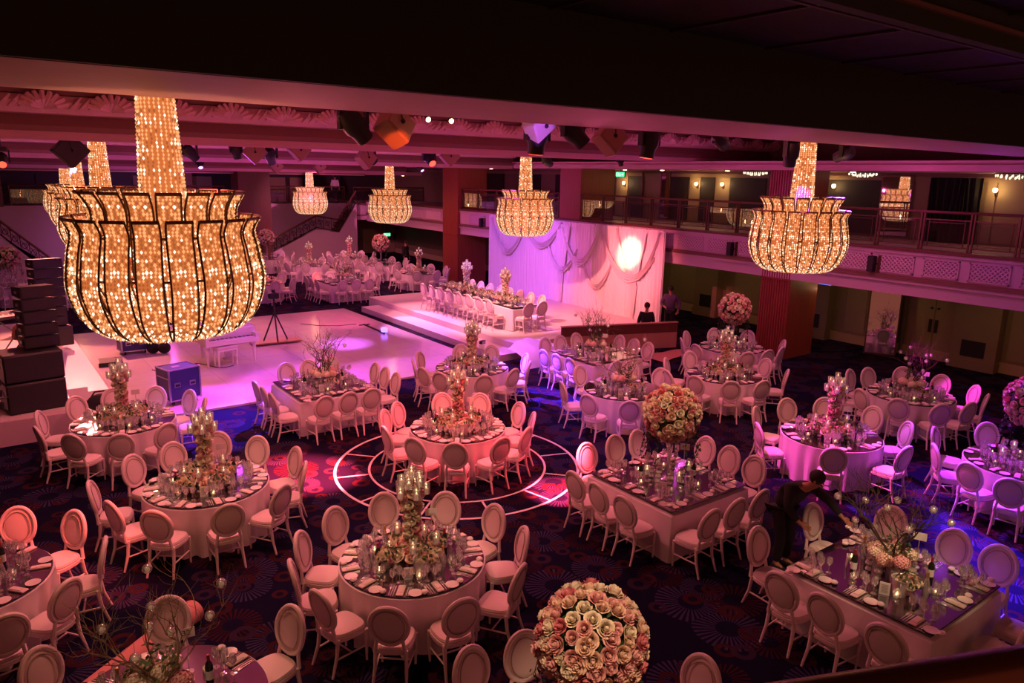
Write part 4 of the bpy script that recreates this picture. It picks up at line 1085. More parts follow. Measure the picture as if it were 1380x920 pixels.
def rose_ball(detail):
    """tall glass trumpet vase, leafy globe and roses; base at z = 0, globe centre at 1.10"""
    r = empty('rose_globe', label='x', cat='flower arrangement')
    q = MB(); q.lathe([(0.11, 0.0), (0.11, 0.015), (0.03, 0.04), (0.022, 0.2), (0.035, 0.5), (0.09, 0.72), (0.10, 0.74)], 16); q.build('glass_vase', 'glass', r)
    q = MB(); q.ball((0, 0, 1.08), 0.33, 14, 10); leaves(q, (0, 0, 1.08), 0.385, 900 if detail else 300, 0.034); q.build('foliage', 'leaf', r, False)
    q = MB()
    for k in range(11):
        a = 2 * pi * k / 11 + rnd.random() * 0.4; rr = 0.33 + 0.1 * rnd.random(); L = 0.32 + 0.4 * rnd.random()
        pts = [(rr * cos(a), rr * sin(a), 0.92)] + [((rr + 0.04 * sin(j + k)) * cos(a), (rr + 0.03 * cos(j * 1.3)) * sin(a), 0.9 - L * j / 6) for j in range(1, 7)]
        q.tube(pts, 0.004, 4)
        for p in pts[1:]:
            for _ in range(5): leaves(q, p, 0.035, 1, 0.028)
    q.build('trailing_ivy', 'leaf', r, False)
    N = 185 if detail else 120; inst = []; W = [3.6, 4.0, 2.6, 1.5]
    for k in range(N):
        z = 1 - 2 * (k + 0.5) / N; a = k * 2.39996; s_ = math.sqrt(1 - z * z)
        n = Vector((s_ * cos(a) + rnd.gauss(0, .05), s_ * sin(a) + rnd.gauss(0, .05), z + rnd.gauss(0, .05))).normalized()
        inst.append((n, Vector((0, 0, 1.08)) + n * (0.385 + 0.035 * rnd.random()), (0.047 + 0.02 * rnd.random()), pick(W)))
    toward = Vector((-0.6, -0.55, 0.35))
    inst.sort(key=lambda t: -t[0].dot(toward))
    rest = MB()
    for i, (n, p, s_, c) in enumerate(inst):
        if detail and i < 98 and n.dot(toward) > -0.25:
            o = put('rose', ROSES[c], r, p); o.scale = (s_,) * 3; face(o, n)
        elif detail: bake_rose(rest, ROSES[c], p, n, s_, RCOL.index(c))
        else: bake_rose(rest, ROSES[c], p, n, s_ * 1.05, RCOL.index(c))
    o = rest.build('blossoms', RCOL, r)
    if detail: o['kind'] = 'stuff'
    return r

def cup_meshes():
    q = MB(); q.lathe([(0.036, 0.0), (0.044, 0.005), (0.05, 0.135)], 12); q.f.pop(); q.m.pop(); g = q.mesh('glass_cup', 'glass')
    q = MB(); q.lathe([(0.028, 0.006), (0.028, 0.07), (0.02, 0.074)], 10); q.mi = 1; q.ball((0, 0, 0.088), 0.007, 6, 4, (1, 1, 1.8)); w = q.mesh('candle', ['wax', 'flame'])
    return g, w
CUP, CANDLE = cup_meshes()
def candle_tower(detail):
    """silver candelabrum wound with roses, glass cups of candles on top"""
    r = empty('candle_tower', label='x', cat='flower arrangement')
    q = MB(); q.lathe([(0.14, 0), (0.14, 0.015), (0.03, 0.05), (0.018, 0.3), (0.018, 0.8), (0.03, 0.84), (0.012, 0.96)], 14)
    cups = [(0, 0, 1.06)] + [(0.12 * cos(a), 0.12 * sin(a), 0.96) for a in (0.3, 1.56, 2.8, 4.05, 5.3)] + [(0.175 * cos(a), 0.175 * sin(a), 0.84) for a in (0.9, 2.2, 3.4, 4.7, 5.9)]
    for c in cups[1:]: q.tube([(0, 0, c[2] - 0.14), (c[0] * 0.5, c[1] * 0.5, c[2] - 0.10), (c[0], c[1], c[2])], 0.008, 6)
    q.bar((0, 0, 0.9), (0, 0, 1.06), 0.01, 6)
    q.build('candelabrum', 'silver', r)
    q = MB(); q.lathe([(0.05, 0.12), (0.05, 0.3), (0.045, 0.6), (0.05, 0.8), (0.02, 0.9)], 10); leaves(q, (0, 0, 0.5), 0.08, 24, 0.035); leaves(q, (0, 0, 0.75), 0.1, 24, 0.035); leaves(q, (0, 0, 0.3), 0.08, 20, 0.035); leaves(q, (0, 0, 0.10), 0.24, 60, 0.04, 0)
    q.build('foliage', 'leaf', r, False)
    inst = []
    for k in range(44):
        z = 0.2 + 0.78 * k / 44; a = k * 2.4; rr = 0.068 + (0.035 if 0.68 < z < 0.9 else 0.0)
        n = Vector((cos(a), sin(a), 0.35)).normalized(); inst.append((n, Vector((rr * cos(a), rr * sin(a), z)), 0.046 + 0.014 * rnd.random(), pick([7, 3, 2.5, 0.3])))
    for k in range(34):
        a = k * 2.4; rr = 0.13 + 0.19 * ((k % 5) / 4); n = Vector((cos(a) * rr * 2, sin(a) * rr * 2, 0.8)).normalized()
        inst.append((n, Vector((rr * cos(a), rr * sin(a), 0.11 + 0.12 * (1 - rr / 0.34))), 0.05 + 0.018 * rnd.random(), pick([6, 2, 2.5, 0.2])))
    rest = MB()
    for n, p, s_, c in inst:
        if detail: o = put('rose', ROSES[c], r, p); o.scale = (s_,) * 3; face(o, n)
        else: bake_rose(rest, ROSES[c], p, n, s_ * 1.1, RCOL.index(c))
    if not detail: rest.build('blossoms', RCOL, r)
    allc = cups + [(0.3 * cos(a), 0.3 * sin(a), 0.16 if i % 2 else 0.22) for i, a in enumerate((0.6, 1.9, 3.1, 4.4, 5.6))]
    for c in allc:
        o = put('candle_cup', CUP, r, c); put('candle', CANDLE, o)
    if detail or True:
        q = MB()
        for c in allc[len(cups):]: q.tube([(c[0], c[1], 0.0), (c[0], c[1], c[2])], 0.006, 6); q.lathe([(0.04, 0), (0.04, 0.006)], 10, (c[0], c[1], 0))
        q.build('cup_stems', 'silver', r)
    return r
def hydrangea(m):
    q = MB(); rs = random.Random(5); q.ball((0, 0, 0), 0.8, 10, 7, (1, 1, 0.8))
    for k in range(90):
        z = 1 - 1.5 * (k + 0.5) / 90; a = k * 2.39996; s_ = math.sqrt(max(0, 1 - z * z)); n = Vector((s_ * cos(a), s_ * sin(a), z * 0.8))
        t = n.cross(Vector((0, 0, 1))).normalized() if abs(n.z) < .95 else Vector((1, 0, 0)); w = n.cross(t).normalized(); e = 0.17 + 0.05 * rs.random()
        th = rs.random() * 3; t2 = t * cos(th) + w * sin(th); w2 = w * cos(th) - t * sin(th)
        p = n * (0.92 + 0.12 * rs.random())
        q.add([p, p + t2 * e + n * .05, p + w2 * e + n * .05, p - t2 * e + n * .05, p - w2 * e + n * .05], [(0, 1, 2), (0, 2, 3), (0, 3, 4), (0, 4, 1)])
    return q.mesh('hydrangea', m, False)
HYD = [hydrangea('rose_cream'), hydrangea('rose_peach'), hydrangea('rose_pink')]
def grow(mb, p, d, L, r, depth, rs, tips, lift=0.25):
    pts = [Vector(p)]; dd = Vector(d).normalized()
    n = 5
    for i in range(n):
        dd = (dd + Vector((rs.gauss(0, .2), rs.gauss(0, .2), rs.gauss(0, .14) + lift * 0.12))).normalized(); pts.append(pts[-1] + dd * L / n)
    mb.tube(pts, [r * (1 - 0.5 * i / n) for i in range(n + 1)], 5)
    if depth == 0: tips.append(pts[-1]); return
    for k in range(rs.choice((2, 3, 3))):
        i = rs.choice((2, 3, 4, 5)); nd = (dd + Vector((rs.gauss(0, .6), rs.gauss(0, .6), rs.gauss(0.12, .35)))).normalized()
        grow(mb, pts[i], nd, L * rs.uniform(.5, .75), r * 0.55, depth - 1, rs, tips, lift)
def branch_piece(seed, spread=0.6, height=0.42, m='twig', n=9, orbs=9):
    r = empty('branch_arrangement', label='x', cat='flower arrangement')
    rs = random.Random(seed)
    q = MB(); q.lathe([(0.07, 0), (0.075, 0.01), (0.06, 0.2), (0.085, 0.3)], 14); q.f.pop(); q.m.pop(); q.build('glass_vase', 'glass', r)
    q = MB(); tips = []
    for k in range(n):
        a = 2 * pi * k / n + rs.random() * .5
        grow(q, (0.02 * cos(a), 0.02 * sin(a), 0.25), (spread * cos(a), spread * sin(a), 0.95), height, 0.011, 3, rs, tips, 0.7)
    q.build('branches', m, r)
    q = MB()
    for k in range(26):
        a = rs.random() * 6.3; t = rs.random(); leaves(q, (0.12 * cos(a), 0.12 * sin(a), 0.3 + 0.25 * t), 0.05, 4, 0.035)
    q.build('foliage', 'leaf2', r, False)
    q = MB(); q.ball((0, 0, -0.05), 0.045, 10, 8); q.tube([(0, 0, 0.09), (0, 0, -0.01)], 0.0025, 4); orb = q.mesh('glass_orb', 'glass')
    q = MB(); q.ball((0, 0, -0.06), 0.024, 7, 5); bud = q.mesh('orb_candle', 'wax')
    rs.shuffle(tips); used = []
    for p in tips:
        if len(used) >= orbs: break
        if p.z > 0.5 and all((p - u_).length > 0.14 for u_ in used):
            used.append(p); o = put('glass_orb', orb, r, p - Vector((0, 0, 0.09))); put('orb_candle', bud, o)
    for k in range(7):
        a = 2 * pi * k / 7 + 0.3; rr = 0.2 if k < 6 else 0
        o = put('hydrangea_head', HYD[k % 3 if k % 3 != 2 or k == 5 else 0], r, (rr * cos(a), rr * sin(a), 0.27 + (0.06 if k == 6 else 0.02 * (k % 2)))); o.scale = (0.095, 0.095, 0.095)
    q = MB()
    for k in range(6):
        a = 2 * pi * k / 6 + 0.3; q.lathe([(0.05, 0.0), (0.055, 0.16), (0.06, 0.19)], 10, (0.21 * cos(a), 0.21 * sin(a), 0))
    q.build('small_vases', 'glass', r)
    return r
TOWER = Proto(candle_tower(True)); TOWER_FAR = Proto(candle_tower(False))
BALL = Proto(rose_ball(True)); BALL_FAR = Proto(rose_ball(False))
TREE = Proto(branch_piece(11, 0.8, 0.62, 'twig', 9, 10)); TREE_PALE = Proto(branch_piece(21, 1.0, 0.55, 'twigw', 9, 8))

# ================================================================== tableware
q = MB(); q.lathe([(0.035, 0.0), (0.04, 0.004), (0.078, 0.012), (0.08, 0.014), (0.045, 0.008), (0.0, 0.007)], 20); PLATE = q.mesh('side_plate', 'china')
q = MB(); q.lathe([(0.0, 0.012), (0.035, 0.012), (0.042, 0.03), (0.03, 0.045), (0.0, 0.05)], 10); ROLL_ = q.mesh('butter_dish', 'china')
q = MB(); q.rbox((0, 0, 0.012), (0.085, 0.21, 0.018), 0.006); q.rbox((0, 0.02, 0.024), (0.06, 0.15, 0.010), 0.004); NAPKIN = q.mesh('napkin', 'linen')
q = MB(); q.tube([(0, -0.09, 0.005), (0, 0.02, 0.005)], 0.006, 5, True, 0.5)
for k in (-1, 0, 1): q.bar((k * 0.007, 0.035, 0.006), (k * 0.007, 0.09, 0.007), 0.003)
q.rbox((0, 0.03, 0.005), (0.02, 0.022, 0.003), 0.001); FORK = q.mesh('fork', 'silver')
q = MB(); q.tube([(0, -0.09, 0.006), (0, 0.04, 0.006)], 0.005, 5, True, 0.5); q.ball((0, 0.065, 0.007), 0.03, 8, 6, (0.6, 1, 0.2)); SPOON = q.mesh('spoon', 'silver')
q = MB(); q.tube([(0, -0.10, 0.005), (0, -0.01, 0.005)], 0.005, 5, True, 0.6); q.rbox((0.002, 0.05, 0.005), (0.016, 0.12, 0.003), 0.0012); KNIFE = q.mesh('knife', 'silver')
q = MB(); q.lathe([(0.034, 0.0), (0.034, 0.002), (0.005, 0.008), (0.004, 0.09), (0.02, 0.105), (0.036, 0.13), (0.037, 0.155), (0.03, 0.2)], 12); q.f.pop(); q.m.pop(); GLASS_T = q.mesh('wine_glass', 'glass')
q = MB(); q.lathe([(0.03, 0.0), (0.033, 0.004), (0.036, 0.11)], 12); q.f.pop(); q.m.pop(); GLASS_S = q.mesh('tumbler', 'glass')
q = MB(); q.lathe([(0.0, 0.0), (0.036, 0.0), (0.037, 0.18), (0.03, 0.215), (0.014, 0.24), (0.014, 0.30)], 14)
q.mi = 1; q.lathe([(0.0155, 0.245), (0.0155, 0.305), (0.0, 0.306)], 10); q.mi = 2; q.lathe([(0.0375, 0.06), (0.0375, 0.15)], 14); q.f = q.f[:-2]; q.m = q.m[:-2]
BOT = q.mesh('wine_bottle', ['bottle', 'foil', 'paper'])
q = MB(); q.lathe([(0.0, 0.0), (0.036, 0.0), (0.037, 0.15), (0.015, 0.24), (0.014, 0.29)], 14); q.f.pop(); q.m.pop(); q.mi = 1; q.lathe([(0.0158, 0.2), (0.0158, 0.295), (0, 0.297)], 10); BOT2 = q.mesh('water_bottle', ['glass', 'gold'])
q = MB(); q.box(-0.055, 0.055, -0.006, -0.003, 0, 0.15); q.box(-0.055, 0.055, 0.003, 0.006, 0, 0.15)
for k in range(6): q.mi = 1; q.box(-0.035, 0.035, -0.0075, -0.006, 0.03 + k * 0.018, 0.033 + k * 0.018)
CARD = q.mesh('menu_card', ['paper', 'ink'], False)
q = MB(); q.lathe([(0.035, 0), (0.04, 0.008), (0.045, 0.06)], 12); q.f.pop(); q.m.pop(); VG = q.mesh('votive_glass', 'glass')
q = MB(); q.lathe([(0.03, 0.004), (0.03, 0.03), (0, 0.032)], 10); q.mi = 1; q.ball((0, 0, 0.042), 0.007, 6, 4, (1, 1, 1.8)); VC = q.mesh('votive_candle', ['wax', 'flame'])
q = MB(); q.lathe([(0.03, 0), (0.045, 0.02), (0.032, 0.06), (0.05, 0.10), (0.034, 0.14), (0.046, 0.17)], 8); q.f.pop(); q.m.pop(); MVASE = q.mesh('mercury_vase', 'silver', False)
def make_pillar_candle():
    r = empty('pillar_candle', cat='candle', label='x')
    q = MB(); q.lathe([(0.045, 0), (0.045, 0.006), (0.008, 0.02), (0.008, 0.10), (0.05, 0.115), (0.052, 0.25)], 14); q.f.pop(); q.m.pop(); q.build('glass_holder', 'glass', r)
    q = MB(); q.lathe([(0.033, 0.118), (0.033, 0.19), (0.025, 0.195)], 12); q.mi = 1; q.ball((0, 0, 0.21), 0.008, 6, 4, (1, 1, 1.8)); q.build('candle', ['wax', 'flame'], r)
    return r
PCANDLE = Proto(make_pillar_candle())
def make_bowl():
    r = empty('flower_bowl', cat='flower arrangement', label='x')
    q = MB(); q.lathe([(0.06, 0), (0.07, 0.01), (0.05, 0.03), (0.10, 0.09), (0.12, 0.13)], 16); q.build('glass_bowl', 'silver', r)
    q = MB(); rs = random.Random(2)
    for k in range(17):
        z = 1 - 0.95 * (k + 0.5) / 17; a = k * 2.4; s_ = math.sqrt(1 - z * z); n = Vector((s_ * cos(a), s_ * sin(a), z))
        c = pick([6, 2, 3, 0.3]); bake_rose(q, ROSES[c], Vector((0, 0, 0.13)) + Vector((n.x * 0.11, n.y * 0.11, n.z * 0.075)), n, 0.045, RCOL.index(c))
    q.build('blossoms', RCOL, r)
    q = MB(); leaves(q, (0, 0, 0.13), 0.13, 40, 0.035, 0); q.build('foliage', 'leaf', r, False)
    return r
FBOWL = Proto(make_bowl())
def number_mb(txt, size, m, parent, loc, rot):
    cu = bpy.data.curves.new('figures', 'FONT'); cu.body = txt; cu.size = size; cu.align_x = 'CENTER'; cu.align_y = 'CENTER'; cu.extrude = 0.0008
    t = bpy.data.objects.new('figures', cu); COL.objects.link(t)
    dg = bpy.context.evaluated_depsgraph_get(); dg.update(); me = bpy.data.meshes.new_from_object(t.evaluated_get(dg))
    bpy.data.objects.remove(t); me.materials.clear(); me.materials.append(M[m])
    o = bpy.data.objects.new('number', me); COL.objects.link(o); o.parent = parent; o.location = loc; o.rotation_euler = rot
    return o
def make_bucket():
    r = empty('ice_bucket', cat='ice bucket', label='x')
    q = MB(); q.lathe([(0.07, 0), (0.075, 0.01), (0.10, 0.20), (0.108, 0.205), (0.108, 0.215), (0.095, 0.205), (0.075, 0.03)], 20); q.build('bucket', 'silver', r)
    for s_ in (-1, 1):
        q = MB(); q.tube([(s_ * 0.09, 0, 0.18), (s_ * 0.125, 0, 0.17), (s_ * 0.125, 0, 0.12), (s_ * 0.085, 0, 0.11)], 0.006, 5); q.build('handle', 'silver', r)
    return r
BUCKET = Proto(make_bucket())

PIN = 2.3
used_glass = [0]; DD = []
STUFF = {'wine_glass': MB(), 'napkin': MB(), 'side_plate': MB()}
def bake(mb, me, loc, rz):
    mb.xf = Matrix.Translation(loc) @ Matrix.Rotation(rz, 4, 'Z'); mb.add([v.co for v in me.vertices], [tuple(p.vertices) for p in me.polygons]); mb.xf = None
ORD = 'first second third fourth fifth sixth seventh eighth ninth tenth eleventh twelfth thirteenth fourteenth fifteenth sixteenth seventeenth eighteenth'.split()

def lay_table(c, kind, phrase, chairs_px, piece, level, z0=0.0, shape=None, spotp=None, number=None, chair_pos=None):
    """c centre (x, y); chairs_px pixel centres of the chair backs; level 0 near, 1 middle, 2 far"""
    cx, cy = c[0], c[1]
    tp = {'tree': TREE if level < 1 else TREE_PALE, 'paletree': TREE_PALE, 'darktree': TREE}.get(piece)
    if tp: piece = 'tree'
    table((cx, cy), kind, 'white-clothed banquet table, the ' + phrase, z0)
    zt = z0 + 0.766
    cl = []
    for px in (chairs_px or []):
        p = at(px[0], px[1], z0 + 0.76); cl.append((p.x, p.y))
    for p in (chair_pos or []): cl.append(p)
    res = []; raw = []
    for (x, y) in cl:
        dx, dy = x - cx, y - cy
        if kind == 'round':
            d = math.hypot(dx, dy); DD.append(round(d, 2)); ux, uy = dx / d, dy / d; d = min(max(d, 1.41), 1.62)
            bx_, by_ = cx + ux * d, cy + uy * d; sx, sy = cx + ux * 0.9, cy + uy * 0.9
        else:
            hx, hy = (0.865, 0.865) if kind == 'square' else (HX, HY)
            ex, ey = abs(dx) - hx, abs(dy) - hy
            if ex > ey:
                ux, uy = math.copysign(1, dx), 0; d = min(max(abs(dx), hx + 0.53), hx + 0.66); yy = max(-hy + 0.1, min(hy - 0.1, dy)); bx_, by_ = cx + ux * d, cy + yy; sx, sy = cx + ux * hx, cy + yy
            else:
                ux, uy = 0, math.copysign(1, dy); d = min(max(abs(dy), hy + 0.53), hy + 0.66); xx = max(-hx + 0.1, min(hx - 0.1, dx)); bx_, by_ = cx + xx, cy + uy * d; sx, sy = cx + xx, cy + uy * hy
        raw.append([bx_, by_, ux, uy, sx, sy])
    # neighbours on one side keep a chair's width between them
    for _ in range(30):
        for i in range(len(raw)):
            for j in range(i):
                p, q_ = raw[i], raw[j]
                if kind == 'round':
                    a1, a2 = math.atan2(p[3], p[2]), math.atan2(q_[3], q_[2]); g_ = (a1 - a2 + pi) % (2 * pi) - pi
                    if abs(g_) < 0.385:
                        s_ = (0.385 - abs(g_)) / 2 * (1 if g_ >= 0 else -1)
                        for r_, aa in ((p, a1 + s_), (q_, a2 - s_)):
                            d = math.hypot(r_[0] - cx, r_[1] - cy); u_ = (cos(aa), sin(aa))
                            r_[:] = [cx + u_[0] * d, cy + u_[1] * d, u_[0], u_[1], cx + u_[0] * 0.9, cy + u_[1] * 0.9]
                elif (p[2], p[3]) == (q_[2], q_[3]):
                    k_ = 1 if p[2] else 0; g_ = p[k_] - q_[k_]
                    if abs(g_) < 0.53:
                        s_ = (0.53 - abs(g_)) / 2 * (1 if g_ >= 0 else -1)
                        p[k_] += s_; p[4 + k_] += s_; q_[k_] -= s_; q_[4 + k_] -= s_
    # the seat centre lies 0.262 in front of the backrest
    for bx_, by_, ux, uy, sx, sy in raw: res.append((math.atan2(by_ - cy, bx_ - cx), bx_ - ux * 0.262, by_ - uy * 0.262, ux, uy, sx, sy))
    cam_a = math.atan2(-cy, -cx)
    res.sort(key=lambda t: (-(t[0] - cam_a + 0.15)) % (2 * pi))
    for i, (a, x, y, ux, uy, sx, sy) in enumerate(res):
        lab = 'white oval-back chair, %s clockwise from front, %s' % (ORD[i], phrase)
        jit = rnd.gauss(0, 0.05) if kind == 'round' else rnd.gauss(0, 0.03)
        chair.place((x, y, z0), math.atan2(-uy, -ux) - pi / 2 + jit, lab, 'chairs around the ' + phrase)
    g = lambda s_: s_ + ' on the ' + phrase
    # place settings
    for i, (a, x, y, ux, uy, sx, sy) in enumerate(res):
        rz = math.atan2(-uy, -ux) - pi / 2; tx, ty = -uy, ux      # tangent
        def P(inw, tan): return (sx - ux * inw + tx * tan, sy - uy * inw + ty * tan, zt)
        if level < 2:
            put('side_plate', PLATE, None, P(0.11, 0.17), rz, label=g('round white side plate beside a napkin'), cat='plate', group='side plates on the ' + phrase)
            put('napkin', NAPKIN, None, P(0.14, 0.0), rz, label=g('folded pale napkin at a place setting'), cat='napkin', group='napkins on the ' + phrase)
        else:
            bake(STUFF['side_plate'], PLATE, P(0.11, 0.17), rz); bake(STUFF['napkin'], NAPKIN, P(0.14, 0), rz)
        if level < 1:
            for t_ in (0.075, 0.10): put('fork', FORK, None, P(0.14, t_), rz, label=g('silver fork at a place setting'), cat='fork', group='forks on the ' + phrase)
            put('spoon', SPOON, None, P(0.14, -0.125), rz, label=g('silver spoon at a place setting'), cat='spoon', group='spoons on the ' + phrase)
            for t_ in (-0.075, -0.10): put('knife', KNIFE, None, P(0.14, t_), rz, label=g('silver knife at a place setting'), cat='knife', group='knives on the ' + phrase)
            put('butter_dish', ROLL_, None, P(0.12, 0.275), rz, label=g('small domed white butter dish'), cat='butter dish', group='butter dishes on the ' + phrase)
        for k, (inw, t_) in enumerate(((0.27, -0.12), (0.33, -0.05), (0.26, 0.02), (0.31, 0.09))):
            if level < 2 and used_glass[0] < 290:
                used_glass[0] += 1
                put('wine_glass', GLASS_T, None, P(inw, t_), 0, label=g('clear stemmed wine glass'), cat='wine glass', group='wine glasses on the ' + phrase)
            else: bake(STUFF['wine_glass'], GLASS_T, P(inw, t_), 0)
    # centre
    names = {'tower': ('tall rose and candle tower on the ' + phrase), 'ball': ('great pink rose globe on tall vase, ' + phrase), 'tree': ('twigs with glass orbs over hydrangeas, ' + phrase)}
    offs = [(0, 0)] if kind != 'head' else [(0, -1.5), (0, 0.9)]
    for j, (ox, oy) in enumerate(offs):
        lab = names[piece] if kind != 'head' else ('rose candle tower %s end of the head table' % ('toward the front' if j == 0 else 'toward the far'))
        pr = {'tower': TOWER if level < 1 else TOWER_FAR, 'ball': BALL if level < 1 else BALL_FAR, 'tree': tp}[piece]
        pr.place((cx + ox, cy + oy, zt), rnd.random() * 6, lab)
    if level < 2 or kind == 'head':
        nb = 4 if kind != 'head' else 18
        for k in range(nb):
            if kind == 'head': px_, py_ = cx + (0.14 if k % 2 else -0.16), cy - HY + 0.5 + k * (2 * HY - 1) / (nb - 1)
            else:
                a = cam_a + 0.5 + 2 * pi * k / nb; rr = 0.34 if piece == 'tower' else (0.38 if piece == 'tree' else 0.36); px_, py_ = cx + rr * cos(a), cy + rr * sin(a)
            if kind == 'head' or piece == 'tower' or (piece == 'tree' and k % 2 == 0): FBOWL.place((px_, py_, zt), rnd.random() * 6, g('low bowl of cream and pink roses'), 'flower bowls on the ' + phrase)
            elif piece == 'ball': PCANDLE.place((px_, py_, zt), 0, g('cream pillar candle in glass holder'), 'pillar candles on the ' + phrase)
        for k in range(6 if kind != 'head' else 12):
            a = cam_a + 2 * pi * k / 6 + 0.15; rr = 0.5
            px_, py_ = (cx + rr * cos(a), cy + rr * sin(a)) if kind != 'head' else (cx + (0.3 if k % 2 else -0.3), cy - HY + 0.4 + k * 0.4)
            o = empty('votive_holder', (px_, py_, zt), label=g('small glass votive with a lit candle'), cat='candle', group='votive candles on the ' + phrase)
            put('votive_glass', VG, o); put('votive_candle', VC, o)
        if kind != 'head':
            for k, (a, rr, nm, me_, lb, ct) in enumerate([(cam_a + 1.9, 0.42, 'wine_bottle', BOT, 'dark wine bottle away from the cards', 'wine bottle'), (cam_a - 1.2, 0.44, 'wine_bottle', BOT, 'dark wine bottle beside the menu card', 'wine bottle'),
                                              (cam_a + 0.9, 0.46, 'water_bottle', BOT2, 'gold-capped water bottle nearer the front', 'water bottle'), (cam_a - 2.3, 0.46, 'water_bottle', BOT2, 'gold-capped water bottle behind the flowers', 'water bottle')]):
                put(nm, me_, None, (cx + rr * cos(a), cy + rr * sin(a), zt), 0, label=g(lb), cat=ct)
            for k in range(7):
                a = cam_a + 0.2 + 2 * pi * k / 7; rr = 0.22 + 0.03 * (k % 2) + (0.08 if piece == 'tower' else 0)
                put('mercury_vase', MVASE, None, (cx + rr * cos(a), cy + rr * sin(a), zt), k, label=g('faceted silvered glass vase'), cat='vase', group='silvered vases on the ' + phrase)
            for k, a in enumerate((cam_a - 0.1, cam_a - 1.5)):
                put('menu_card', CARD, None, (cx + 0.5 * cos(a), cy + 0.5 * sin(a), zt), a + pi / 2 + 0.1, label=g('white menu card ' + ('at the front' if k == 0 else 'beside the bottles')), cat='menu card')
            a = cam_a + 2.6
            o = empty('table_number_stand', (cx + 0.47 * cos(a), cy + 0.47 * sin(a), zt), cam_a + pi / 2, label=g('silver stand with table number card'), cat='table number')
            q = MB(); q.lathe([(0.045, 0), (0.045, 0.006), (0.006, 0.012)], 12); q.tube([(0, 0, 0.01), (0, 0, 0.36)], 0.005, 6); q.build('stand', 'silver', o)
            q = MB(); q.box(-0.075, 0.075, -0.002, 0.002, 0.36, 0.46); cd = q.build('card', 'paper', o, False)
            if number: number_mb(number, 0.075, 'ink', cd, (0, -0.003, 0.41), (pi / 2, 0, 0))
            BUCKET.place((cx + 0.42 * cos(cam_a + 0.25), cy + 0.42 * sin(cam_a + 0.25), zt), cam_a, g('silver ice bucket')) if piece != 'ball' else None
    # warm pin spot on the flowers
    pw = spotp if spotp is not None else 70
    h = 1.3 if piece == 'ball' else 0.75
    pw = pw * PIN
    if kind == 'head':
        for oy in (-2.0, -0.5, 0.9, 2.0): spot('pin_spot', (cx - 2.6, cy + oy - 2.5, 5.85), (cx, cy + oy, zt + 0.25), WARM, pw, 17, 0.7, 0.03)
    else: spot('pin_spot', (cx - 1.5, cy - 1.9, 5.85), (cx, cy, zt + (h - 0.3 if piece != 'ball' else 0.95)), WARM, pw, 24 if piece != 'ball' else 18, 0.85, 0.03)
    return res

lay_table(at(556, 753, .75), 'round', 'round table before the floor rings',
    [(519, 687), (601, 686.5), (452, 707), (662, 705), (412, 742), (703, 735), (403.5, 781), (695, 785), (442, 818), (526, 839), (620, 828)], 'tower', 0, spotp=190)
lay_table(CT, 'round', 'red-lit table inside the floor rings',
    [(598, 548), (647, 547), (550, 561), (526.5, 570), (686, 561), (528, 590), (713, 572), (705, 592), (561, 607), (615, 614), (673, 607)], 'tower', 0, spotp=190)
c_ = at(905, 692, .75); lay_table((c_.x + .865, c_.y + .865), 'square', 'square table with tall rose globe',
    [(797, 620), (828, 605), (864, 596), (951, 607), (982.6, 620), (1016.5, 634), (781, 655), (814, 670), (842.6, 685), (957, 707), (992.6, 689.6), (1021, 681)], 'ball', 0, spotp=260)
c_ = at(1255, 860, .75); SQ2C = (c_.x + .865, c_.y + .865); lay_table(SQ2C, 'square', 'square table where the waiter leans',
    [(1030.5, 740), (1056.5, 794), (1117.5, 824), (1195, 866), (1105.6, 707), (1201, 707), (1286, 742), (1336, 763)], 'tree', 0, spotp=400,
    chair_pos=[(SQ2C[0] + 0.6, SQ2C[1] - 1.45), (SQ2C[0] + 0.0, SQ2C[1] - 1.45)])
lay_table(at(279, 652, .75), 'round', 'table below the great chandelier',
    [(236, 615.6), (293.5, 600), (345, 609), (393.5, 624), (185, 635), (398, 644), (126, 670), (154, 696), (228, 694), (304, 694), (369.5, 672)], 'tower', 0, spotp=170)
lay_table(at(-50, 785, .75), 'round', 'red-lit table at the picture edge',
    [(66.5, 729), (102, 757), (76, 805), (2, 731), (9, 855)], 'ball', 1, spotp=20)
c_ = at(405, 541, .75); lay_table((c_.x + .865, c_.y + .865), 'square', 'square table beside the dance floor',
    [(387.6, 504), (417, 499), (449, 493), (506, 504), (517, 511), (528, 514), (438.5, 549), (471, 544.6), (504, 539), (349, 530), (356.5, 535), (366, 543)], 'tree', 0, spotp=120)
lay_table(at(167, 567, .75), 'round', 'round table next to the speaker stack',
    [(112, 552.6), (72.6, 570), (55, 592), (152, 539.5), (210, 537), (246.5, 544), (268, 553), (99, 602.6), (162, 602), (222.6, 587)], 'tower', 0, spotp=120)
lay_table(at(1120, 586, .75), 'round', 'magenta-lit round table',
    [(1025, 565.6), (1038, 587), (1060, 552.6), (1110, 546), (1175, 563.5), (1122, 611), (1221, 585), (1205, 613.5)], 'tower', 0, spotp=55)
lay_table(at(636, 495, .75), 'round', 'round table before the white stage',
    [(621, 477), (660, 479), (587, 489), (565, 497), (570, 508), (697, 490), (708, 500), (594, 515), (653, 520), (691, 510)], 'tower', 1, spotp=120)
lay_table(at(840, 525, .75), 'round', 'round table with gilded twigs',
    [(797.6, 511), (770, 528), (794, 546.5), (849.4, 556.6), (890, 510), (897, 545), (851, 500)], 'paletree', 1, spotp=130)
c_ = at(799.5, 492, .75); lay_table((c_.x + .865, c_.y + .865), 'square', 'square table beside the timber screen',
    [(741, 468), (757.5, 465), (781.5, 461.5), (830, 464), (850, 470), (869, 473.5), (734.5, 483.6), (751, 489), (767.5, 495), (828, 498.5)], 'darktree', 1, spotp=130)
